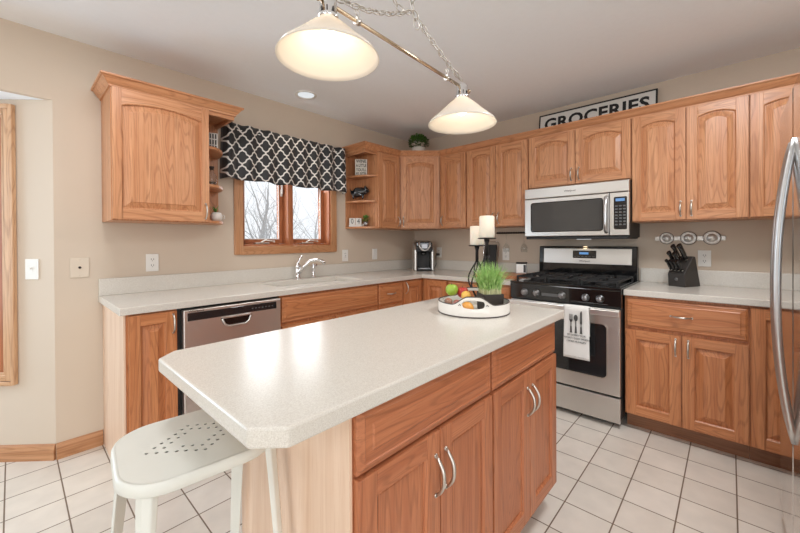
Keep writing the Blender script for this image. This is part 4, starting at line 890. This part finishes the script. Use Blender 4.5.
b = MB(); b.tube([(-0.075, -0.03, 0.004), (-0.078, 0.0, 0.02), (-0.078, 0.04, 0.29), (-0.06, 0.044, 0.312), (0.07, 0.044, 0.312), (0.088, 0.04, 0.29), (0.088, 0.0, 0.02), (0.085, -0.03, 0.004)], 0.0045, 8); b.build('wire_stand', chrome, c)
b = MB(); b.box(-0.165, 0.165, -0.20, 0.20, 0, 0.028)
tag(b.build('cutting_board', board_wood, None, 0.006, loc=(-0.36, -1.335, CT1 + .0006)), 'reddish wooden cutting board lying on the worktop left of the range', 'cutting board')
c = thing('canister', 'small square steel canister standing on the cutting board', 'canister', (-0.27, -1.475, CT1 + 0.0295), math.radians(-70))
b = MB(); b.box(-0.045, 0.045, -0.040, 0.040, 0, 0.088); b.build('body', stainless, c, 0.006)
b = MB(); b.box(-0.047, 0.047, -0.042, 0.042, 0.0885, 0.100); b.build('lid', black_matte, c, 0.004)
b = MB(); b.box(-0.028, 0.012, -0.042, -0.039, 0.015, 0.075); b.build('window', white_m, c, 0.001)
b = MB(); b.box(0.018, 0.038, -0.042, -0.039, 0.012, 0.08); b.build('stripe', slot_m, c, 0.001)

# ------------------------------------------------------------------ tray set on the island
TX, TY, TR = -1.908, -1.972, 0.158
ta = math.atan2(-2.839 - TY, -3.343 - TX)
c = thing('tray', 'round white enamel tray with cut-out handles on the island', 'tray', (TX, TY, CT1), ta)
NT, NZ = 120, 8; 
def hh(th):
    t = abs((th + PI) % (2 * PI) - PI); t = min(t, PI - t); return 0.052 + 0.037 * (0.5 + 0.5 * math.cos(PI * min(1, max(0, (t - 0.12) / 0.50))))
def tp(th, z, r=TR): return (r * math.cos(th), r * math.sin(th), z)
b = MB(); G = {}
TH = [2 * PI * i / NT - PI / NT * 0 for i in range(NT)]; CW = 9; R0, R1 = 2, 7   # columns each side of a handle, rows
def gp(i, k): th = TH[i % NT]; return (th, hh(th) * k / NZ)
def insreg(i, k):
    ii = i % NT
    for c0 in (0, NT // 2):
        d = (ii - c0 + NT // 2) % NT - NT // 2
        if -CW <= d < CW and R0 <= k < R1: return True
    return False
for i in range(NT):
    for k in range(NZ):
        if insreg(i, k): continue
        b.add([tp(*gp(i, k)), tp(*gp(i + 1, k)), tp(*gp(i + 1, k + 1)), tp(*gp(i, k + 1))], [(0, 1, 2, 3)], 0, True)
for c0 in (0, NT // 2):
    bd = [(c0 + q, R0) for q in range(-CW, CW)] + [(c0 + CW, k) for k in range(R0, R1)] + [(c0 + q, R1) for q in range(CW, -CW, -1)] + [(c0 - CW, k) for k in range(R1, R0, -1)]
    th0 = TH[c0]; zc = 0.056; outer = [gp(*q) for q in bd]; inner = []
    for (th, z), (qi, qk) in zip(outer, bd):
        ds = ((th - th0 + PI) % (2 * PI) - PI) * TR; dz = z - zc; ang = math.atan2(dz / 0.020, ds / 0.058)
        hx, hz, rs = 0.030, 0, 0.0175
        cx, cz = math.cos(ang), math.sin(ang); ex = max(-hx, min(hx, cx * 0.047)); 
        inner.append((th0 + (ex + rs * cx) / TR, zc + rs * cz))
    n = len(outer); vs = [tp(*q) for q in outer] + [tp(*q) for q in inner]
    b.add(vs, [(i, (i + 1) % n, n + (i + 1) % n, n + i) for i in range(n)], 0, True)
wl = b.build('wall', enamel_m, c); sm = wl.modifiers.new('solid', 'SOLIDIFY'); sm.thickness = 0.003; sm.offset = 0
b = MB(); b.lathe([(0.001, 0.0), (TR, 0.0), (TR, 0.004), (0.001, 0.004)], 60, smooth=False); b.build('floor', enamel_m, c)
b = MB(); b.tube([tp(th, hh(th)) for th in TH], 0.0026, 6, closed=True); b.build('rim', rim_m, c)
b = MB(); b.tube([tp(th, 0.003, TR + .001) for th in TH], 0.0028, 6, closed=True); b.build('base_ring', rim_m, c)
b = MB()
for sy in (-1, 1): b.tube([tp(sy * 0.40, 0.050, TR + .002), tp(sy * 0.36, 0.056, TR + .002), tp(sy * 0.33, 0.051, TR + .002)], 0.0016, 5)
b.build('rivet_mark', rim_m, c)
# wheatgrass planter
PX, PY = -1.853, -2.026
c = thing('grass_planter', 'tall green wheatgrass in a dark square planter on the tray', 'plant', (PX, PY, CT1 + 0.0045), math.radians(-37))
b = MB(); S_ = 0.047; sq = lambda s, z: [(-s, -s, z), (s, -s, z), (s, s, z), (-s, s, z)]
b.rings([sq(S_ - .003, 0), sq(S_, 0.078), sq(S_ - .005, 0.078), sq(S_ - .005, 0.068)], 0, False, True, True); b.build('planter', pot_m, c, 0.002)
b = MB(); gr_ = random.Random(11)
for k in range(760):
    x, y = gr_.uniform(-.039, .039), gr_.uniform(-.039, .039); L = gr_.uniform(.110, .172); a = gr_.uniform(0, 2 * PI); lean = gr_.uniform(.02, .85); wd = gr_.uniform(.0016, .0028)
    out = Vector((x, y, 0)) * 7 + Vector((math.cos(a), math.sin(a), 0)) * .6; d = out * lean; s_ = Vector((-math.sin(a), math.cos(a), 0)); vs = []
    for q in range(5):
        t = q / 4; p = Vector((x, y, .066)) + Vector((0, 0, L * (t - .22 * lean * 2 * t * t))) + d * L * t * t * 1.15; w_ = wd * (1 - t * .85)
        vs += [p - s_ * w_, p + s_ * w_]
    b.add(vs, [(2 * q, 2 * q + 1, 2 * q + 3, 2 * q + 2) for q in range(4)], 0, True)
    b.m[-4] = 1
g = b.build('grass', [grass_m, stem_pale], c, weld=False); g['kind'] = 'stuff'
# bowl and fruit
BX, BY = -1.962, -1.918
b = MB(); b.lathe([(0.001, 0.0), (0.040, 0.0), (0.058, 0.022), (0.066, 0.055), (0.064, 0.056), (0.055, 0.024), (0.038, 0.004), (0.001, 0.004)], 32)
tag(b.build('fruit_bowl', jar_glass, loc=(BX, BY, CT1 + 0.0045)), 'clear glass bowl of fruit at the left side of the tray', 'bowl')
def fruit(name, lab, u, f, z, r, col, sc=(1, 1, 1), stem=True, grp=None):
    # u: along the picture's right, f: away from the camera, both from the bowl centre
    x = BX + u * .678 + f * .735; y = BY - u * .735 + f * .678; t = thing(name, lab, 'fruit', (x, y, CT1 + z), 0.6, grp); b = MB(); n = 18; prof = []
    for k in range(n + 1):
        a = PI * k / n; rr2 = r * math.sin(a) * sc[0]; zz = -r * math.cos(a) * sc[2]
        if k > n * .7 and stem: zz -= r * .28 * ((k / n - .7) / .3) ** 2
        prof.append((max(rr2, 0.0006), zz))
    b.lathe(prof, 20, mat=0)
    if sc[1] != 1: b.xf(Matrix.Diagonal((sc[1], 1, 1, 1)))
    b.build('flesh', plain(name + ' skin', col, 0.32, 0, 0.16, 30), t)
    if stem: b = MB(); b.tube([(0, 0, r * .68), (0.002, 0.001, r * 1.05)], 0.0014, 5); b.build('stem', bark_m if False else rim_m, t)
    return t
fruit('apple', 'green apple on top of the fruit at left', -0.022, 0.005, 0.100, 0.0285, rgb(148, 178, 62))
fruit('apple', 'red apple behind the yellow fruit in the bowl', 0.030, 0.016, 0.086, 0.027, rgb(190, 58, 52))
fruit('lemon', 'yellow oval fruit in front of the red apple', 0.036, -0.030, 0.078, 0.021, rgb(238, 188, 92), (1, 1.35, 1), False)
fruit('fig', 'small pinkish fruit low in the bowl, at the left edge', -0.040, -0.012, 0.047, 0.018, rgb(178, 122, 98), stem=False)
fruit('fig', 'small dark pink fruit low at the front of the bowl', -0.006, -0.036, 0.042, 0.018, rgb(170, 92, 82), stem=False)
fruit('fig', 'small tan fruit in the middle below the green apple', 0.004, 0.0, 0.030, 0.019, rgb(204, 158, 122), stem=False)
BX, BY = -2.016, -2.0066
fruit('orange', 'orange fruit on the tray floor, seen through the front handle slot', 0, 0, 0.0335, 0.028, rgb(226, 160, 76), stem=False)
# candle holders and candles
def candle_set(x, y, hz, ch, r, labs):
    c = thing('candle_holder', labs[0], 'candle holder', (x, y, CT1))
    b = MB(); b.lathe([(0.001, hz - .006), (0.040, hz - .006), (r + .008, hz - .003), (r + .008, hz), (0.001, hz - .001)], 28); b.lathe([(0.009, hz - .09), (0.008, hz - .03), (0.014, hz - .007), (0.001, hz - .006)], 12); b.build('dish', dark_iron, c)
    for k in range(5):
        a0 = 2 * PI * k / 5 + .3; pts = []
        for q in range(15):
            t = q / 14; rr_ = 0.007 + 0.040 * math.sin(PI * min(1, t * 1.02)) ** 1.2; a = a0 + 1.6 * t; pts.append((rr_ * math.cos(a), rr_ * math.sin(a), 0.012 + (hz - .10) * (1 - t)))
        b = MB(); b.tube(pts, 0.0042, 6); b.build('wire', dark_iron, c)
    b = MB(); b.lathe([(0.001, 0), (0.032, 0), (0.032, 0.005), (0.012, 0.012), (0.010, 0.025), (0.001, 0.026)], 20); b.build('base', dark_iron, c)
    c = thing('candle', labs[1], 'candle', (x, y, CT1 + hz + .0005)); b = MB(); b.lathe([(r - .003, 0), (r, 0.004), (r, ch - .004), (r - .004, ch), (r - .010, ch - .003), (0.001, ch - .006)], 28); b.build('wax', candle_m, c)
    b = MB(); b.tube([(0, 0, ch - .006), (0.001, 0, ch + .004), (0.002, 0.001, ch + .010)], 0.0014, 5); b.build('wick', slot_m, c)
candle_set(-1.716, -1.936, 0.338, 0.110, 0.0375, ('taller dark iron candle holder behind the wheatgrass', 'ivory pillar candle on the taller iron holder'))
candle_set(-1.640, -1.834, 0.300, 0.102, 0.0370, ('shorter dark iron candle holder at the island corner', 'ivory pillar candle on the shorter holder, set behind the other'))

# ------------------------------------------------------------------ shelf ornaments
def block_sign(lab, loc, rz, w, h, words, size, d=0.03, mat=sign_white, ink=ink_black, line=1.0):
    c = thing('block_sign', lab, 'sign', loc, rz); b = MB(); b.box(-w / 2, w / 2, -d / 2, d / 2, 0, h); b.build('block', mat, c, 0.002)
    for k, wd in enumerate(words):
        n = len(words); cell = h / n; z = h - cell * (k + .5)
        t = text('lettering', wd, 1.0, ink, c, Matrix(), ext=0.0, bold=0.02)
        xs = [v.co.x for v in t.data.vertices]; ys = [v.co.y for v in t.data.vertices]; sx_, sy_ = (w * .86) / (max(xs) - min(xs)), (cell * .74) / (max(ys) - min(ys)); mx_, my_ = (max(xs) + min(xs)) / 2, (max(ys) + min(ys)) / 2
        for v in t.data.vertices: v.co = ((v.co.x - mx_) * sx_, -d / 2 - 0.0006, z + (v.co.y - my_) * sy_)
    return c
RS = math.radians(-41)
paper_grey = plain('printed grey block', rgb(206, 200, 188), 0.7)
block_sign('cream block sign with stacked words on the upper right-hand shelf', (-0.976, -0.135, UB + 0.5215), RS, 0.118, 0.168, ['WINE', 'A LITTLE', "YOU'LL", 'FEEL BETTER'], 0.03, mat=paper_grey)
c = thing('cube_calendar', 'white cube calendar reading 04 on the bottom right-hand shelf', 'calendar', (-1.008, -0.080, UB + 0.0185), RS)
c.scale = (1.0, 1.0, 1.15)
b = MB(); b.box(-0.064, 0.064, -0.026, 0.026, 0, 0.016); b.build('base', sign_white, c, 0.002)
for k, ch_ in enumerate('04'):
    x = -0.031 + k * .062; b = MB(); b.box(x - .029, x + .029, -0.025, 0.025, 0.0165, 0.075); o = b.build('number_cube', sign_white, c, 0.002)
    text('numeral', ch_, 0.062, ink_black, o, front_text_matrix(x, -0.0256, 0.046), sx=0.9)
c = thing('potted_plant', 'tiny herb in a dark pot on the bottom right-hand shelf', 'plant', (-0.974, -0.200, UB + 0.0185))
b = MB(); b.lathe([(0.018, 0), (0.024, 0.048), (0.021, 0.048), (0.019, 0.04), (0.001, 0.04)], 16); b.build('pot', knob_m, c)
b = MB(); bush(b, (0, 0, 0.072), 0.030, 130, 0.024, 0.012, (1.0, .8, .9)); b.build('foliage', leaf_mid, c)
c = thing('potted_plant', 'small trailing green sprig between the cube calendar and dark pot', 'plant', (-0.955, -0.142, UB + 0.0185))
b = MB(); b.lathe([(0.014, 0), (0.017, 0.03), (0.015, 0.03), (0.001, 0.026)], 14); b.build('pot', conc_m, c)
b = MB(); bush(b, (0, 0, 0.05), 0.016, 70, 0.016, 0.008, (.9, .9, 1.4)); b.build('foliage', leaf_mid, c)
# pig figurine: one continuous skinned body
sk_v = [((0, 0, 0.058), 0.042), ((-0.045, 0, 0.056), 0.040), ((-0.080, 0, 0.048), 0.024), ((0.040, 0, 0.062), 0.040), ((0.078, 0, 0.072), 0.030), ((0.104, 0, 0.070), 0.020), ((0.122, 0, 0.068), 0.014),
        ((-0.062, 0.020, 0.035), 0.013), ((-0.066, 0.022, 0.004), 0.009), ((-0.062, -0.020, 0.035), 0.013), ((-0.066, -0.022, 0.004), 0.009),
        ((0.045, 0.020, 0.035), 0.012), ((0.045, 0.022, 0.004), 0.009), ((0.045, -0.020, 0.035), 0.012), ((0.045, -0.022, 0.004), 0.009),
        ((0.070, 0.022, 0.112), 0.008), ((0.070, -0.022, 0.112), 0.008), ((-0.100, 0.0, 0.075), 0.004), ((-0.106, 0.004, 0.088), 0.003)]
sk_e = [(0, 1), (1, 2), (0, 3), (3, 4), (4, 5), (5, 6), (1, 7), (7, 8), (1, 9), (9, 10), (3, 11), (11, 12), (3, 13), (13, 14), (4, 15), (4, 16), (2, 17), (17, 18)]
me = bpy.data.meshes.new('pig_figurine'); me.from_pydata([p for p, r in sk_v], sk_e, [])
pg = bpy.data.objects.new('pig_figurine', me); COL.objects.link(pg)
sm = pg.modifiers.new('skin', 'SKIN')
if not me.skin_vertices: me.skin_vertices.new()
for i, (p, r) in enumerate(sk_v): me.skin_vertices[0].data[i].radius = (r, r)
me.skin_vertices[0].data[0].use_root = True; sm.use_smooth_shade = True
s2 = pg.modifiers.new('sub', 'SUBSURF'); s2.levels = 2; s2.render_levels = 2
me.materials.append(plain('glossy black glaze', rgb(26, 27, 30), 0.15, 0, 0, 1, 0, 0.5)); pg.location = (-1.020, -0.150, UB + 0.2850); pg.rotation_euler = (0, 0, RS); pg.scale = (0.84, 1.05, 1.22)
tag(pg, 'glossy black pig figurine on the middle right-hand shelf', 'figurine')
# left shelves
c = thing('block_sign', 'cream block with dark upright bars on the upper left-hand shelf', 'sign', (-2.372, -0.125, UB + 0.2435 + 0.2705), math.radians(-15))
b = MB(); b.box(-0.038, 0.038, -0.016, 0.016, 0, 0.135); b.build('block', sign_white, c, 0.002)
b = MB()
for r_ in range(3):
    for q in range(4): b.box(-0.032 + q * .017, -0.022 + q * .017, -0.0172, -0.0158, 0.012 + r_ * .041, 0.046 + r_ * .041)
b.build('printed_bars', ink_m, c)
c = thing('glass_jar', 'clear glass bottle with dark stopper on the middle left-hand shelf', 'jar', (-2.375, -0.13, UB + 0.2615))
b = MB(); b.lathe([(0.001, 0), (0.030, 0), (0.032, 0.01), (0.032, 0.085), (0.016, 0.108), (0.014, 0.135), (0.012, 0.135), (0.014, 0.106), (0.029, 0.084), (0.029, 0.006), (0.001, 0.005)], 20); b.build('bottle', jar_glass, c)
b = MB(); b.lathe([(0.001, 0.126), (0.0115, 0.126), (0.0118, 0.137), (0.016, 0.138), (0.016, 0.150), (0.001, 0.152)], 14); b.build('stopper', rim_m, c)
b = MB(); b.lathe([(0.001, 0.0065), (0.027, 0.0065), (0.027, 0.04), (0.001, 0.042)], 16); b.build('filling', plain('dried beans', rgb(110, 92, 74), 0.8, 0, 0.4, 120), c)
c = thing('potted_plant', 'white apple-shaped pot with green sprig on the bottom left-hand shelf', 'plant', (-2.352, -0.145, UB + 0.0185))
b = MB(); b.lathe([(0.001, 0.0), (0.020, 0.0), (0.036, 0.018), (0.040, 0.040), (0.032, 0.062), (0.018, 0.068), (0.015, 0.062), (0.001, 0.058)], 24); b.tube([(0.036, -0.01, 0.05), (0.05, -0.016, 0.045), (0.05, -0.016, 0.026), (0.038, -0.012, 0.022)], 0.003, 6); b.build('pot', white_m, c)
b = MB()
for k in range(26):
    a = rnd.uniform(0, 2 * PI); leaf(b, Vector((-0.004, 0, 0.06)), Vector((math.cos(a) * .5 - .2, math.sin(a) * .5, 1)), rnd.uniform(.03, .065), .011)
b.build('foliage', leaf_mid, c)

# ------------------------------------------------------------------ pendant light over the island
PYc = -1.95; LX = (-2.692, -1.962)
def PZ(x): return 1.956 + (1.930 - 1.956) * (x - LX[0]) / (LX[1] - LX[0])
c = thing('pendant_light', 'island pendant with two white glass cone shades on a bar', 'lamp', (-2.327, PYc, H - 0.001))
oz = -(H - 0.001); ox = 2.327
b = MB(); b.tube([(LX[0] - 0.03 + ox, 0, PZ(LX[0] - .03) + oz), (LX[1] + 0.05 + ox, 0, PZ(LX[1] + .05) + oz)], 0.0065, 10); b.ball((LX[0] - 0.035 + ox, 0, PZ(LX[0] - .035) + oz), 0.010, 10); b.ball((LX[1] + 0.055 + ox, 0, PZ(LX[1] + .055) + oz), 0.010, 10); b.build('bar', brass, c)
for x in (LX[0] + 0.115, LX[1] - 0.115):
    b = MB(); b.tube([(x + ox - .008, 0, PZ(x) + oz), (x + ox + .008, 0, PZ(x) + oz)], 0.011, 12); b.tube([(x + ox, 0, PZ(x) + oz + .009), (x + ox, 0, PZ(x) + oz + .02)], 0.004, 8)
    lp = [(x + ox + .009 * math.cos(a), 0, PZ(x) + oz + .028 + .009 * math.sin(a)) for a in [2 * PI * k / 12 for k in range(12)]]; b.tube(lp, 0.002, 6, closed=True); b.build('ring_fitting', nickel, c)
def links(b, path, r=0.0135, wire=0.0021, sp=0.031):
    pts = [Vector(p) for p in path]; seg = [(pts[i + 1] - pts[i]).length for i in range(len(pts) - 1)]; tot = sum(seg); n = int(tot / sp)
    for k in range(n):
        s = (k + .5) * sp; i = 0
        while i < len(seg) - 1 and s > seg[i]: s -= seg[i]; i += 1
        p = pts[i].lerp(pts[i + 1], s / seg[i]); d = (pts[i + 1] - pts[i]).normalized(); u = d.orthogonal().normalized(); u = (Matrix.Rotation((k % 2) * PI / 2 + .4, 3, d) @ u)
        b.tube([p + d * math.cos(a) * r * 1.4 + u * math.sin(a) * r * .75 for a in [2 * PI * q / 10 for q in range(10)]], wire, 5, closed=True)
def sag(a, b_, dip, n=14): a, b_ = Vector(a), Vector(b_); return [a.lerp(b_, t / n) - Vector((0, 0, dip * 4 * (t / n) * (1 - t / n))) for t in range(n + 1)]
K = (-2.30 + ox, 0, 2.115 + oz); top = (0, 0, -0.03)
p_a = sag((LX[1] + ox, 0, PZ(LX[1]) + oz + .03), K, 0.012); p_b = sag((LX[0] + ox, 0, PZ(LX[0]) + oz + .03), K, 0.03); p_c = sag(K, top, 0.0, 6)
for p in (p_a, p_b, p_c): b = MB(); links(b, p); b.build('chain', nickel, c)
b = MB(); links(b, sag(K, (-2.27 + ox, 0, 2.06 + oz), 0.0, 4)); links(b, sag((-2.33 + ox, 0.0, 2.10 + oz), (-2.46 + ox, 0.0, 2.20 + oz), 0.05, 8)); b.build('chain', nickel, c)
b = MB(); b.tube([Vector(q) + Vector((0, 0.007, 0.004)) for q in p_a[::2] + p_c[1:]], 0.0022, 5); b.tube([Vector(q) + Vector((0, 0.007, 0.006)) for q in p_b[::2]], 0.0022, 5); b.build('cord', nickel, c)
b = MB(); b.lathe([(0.062, 0), (0.060, -0.012), (0.03, -0.026), (0.01, -0.032), (0.001, -0.032)], 24); b.build('canopy', nickel, c)
for x in LX:
    b = MB(); b.lathe([(0.001, 0.026), (0.010, 0.024), (0.024, 0.016), (0.026, 0.012), (0.026, -0.030), (0.031, -0.034), (0.031, -0.046), (0.001, -0.047)], 24, (x + ox, 0, PZ(x) + oz - .006)); sck = b.build('socket', chrome, c)
    for k in range(3):
        a = k * .75 + 3.2; b = MB(); b.box(x + ox + .0252 * math.cos(a) - .0018, x + ox + .0252 * math.cos(a) + .0018, .0252 * math.sin(a) - .0018, .0252 * math.sin(a) + .0018, PZ(x) + oz - .038, PZ(x) + oz - .020)
        b.build('vent_slot', slot_m, sck)
    zr = PZ(x) - 0.167 + oz; zs = PZ(x) - 0.050 + oz
    b = MB(); b.lathe([(0.026, zs), (0.033, zs - .004), (0.060, zs - .027), (0.105, zs - .069), (0.145, zr + .013), (0.153, zr), (0.1505, zr - .001), (0.142, zr + .012), (0.102, zs - .072), (0.057, zs - .030), (0.030, zs - .008)], 48, (x + ox, 0, 0), caps=False); sh = b.build('shade', opal, c)
    b = MB(); b.lathe([(0.010, 0.0), (0.013, -0.012), (0.020, -0.028), (0.026, -0.046), (0.023, -0.064), (0.012, -0.073), (0.001, -0.075)], 18, (x + ox, 0, zs + .0)); b.build('bulb', bulb_m, c)
    point('pendant_bulb_light', (x, PYc, PZ(x) - 0.142), 0.65, (1, 0.84, 0.64), 0.05)

# ------------------------------------------------------------------ recessed light, and fixtures for the added ceiling fills
def fill_fixture(lab, x, y):
    c = thing('recessed_or_fill_light', lab, 'ceiling light', (x, y, H))
    b = MB(); b.lathe([(0.31, -0.0005), (0.31, -0.012), (0.27, -0.02), (0.262, -0.012), (0.26, -0.001)], 40, caps=False); b.build('trim_ring', white_m, c)
    b = MB(); b.lathe([(0.262, -0.003), (0.001, -0.004)], 40); b.build('lens', recess_m, c)
for (x, y, _p), lab in zip(CEILING_FILLS, ('added round ceiling fill light near the refrigerator', 'added round ceiling fill light between the sink wall and the stool', 'added round ceiling fill light behind the camera', 'added round ceiling fill light in the dining area')): fill_fixture(lab, x, y)
c = thing('recessed_or_fill_light', 'round recessed ceiling light above the window valance', 'ceiling light', (-1.712, -0.304, H))
b = MB(); b.lathe([(0.086, -0.0005), (0.086, -0.005), (0.072, -0.007), (0.066, -0.003), (0.064, -0.001)], 32, caps=False); b.build('trim_ring', white_m, c)
b = MB(); b.lathe([(0.066, -0.002), (0.001, -0.0035)], 32); b.build('lens', recess_m, c)
spot('recessed_light_beam', (-1.712, -0.304, H - 0.012), 5.0, (1, 0.86, 0.68), 100, 0.6, 0.05)
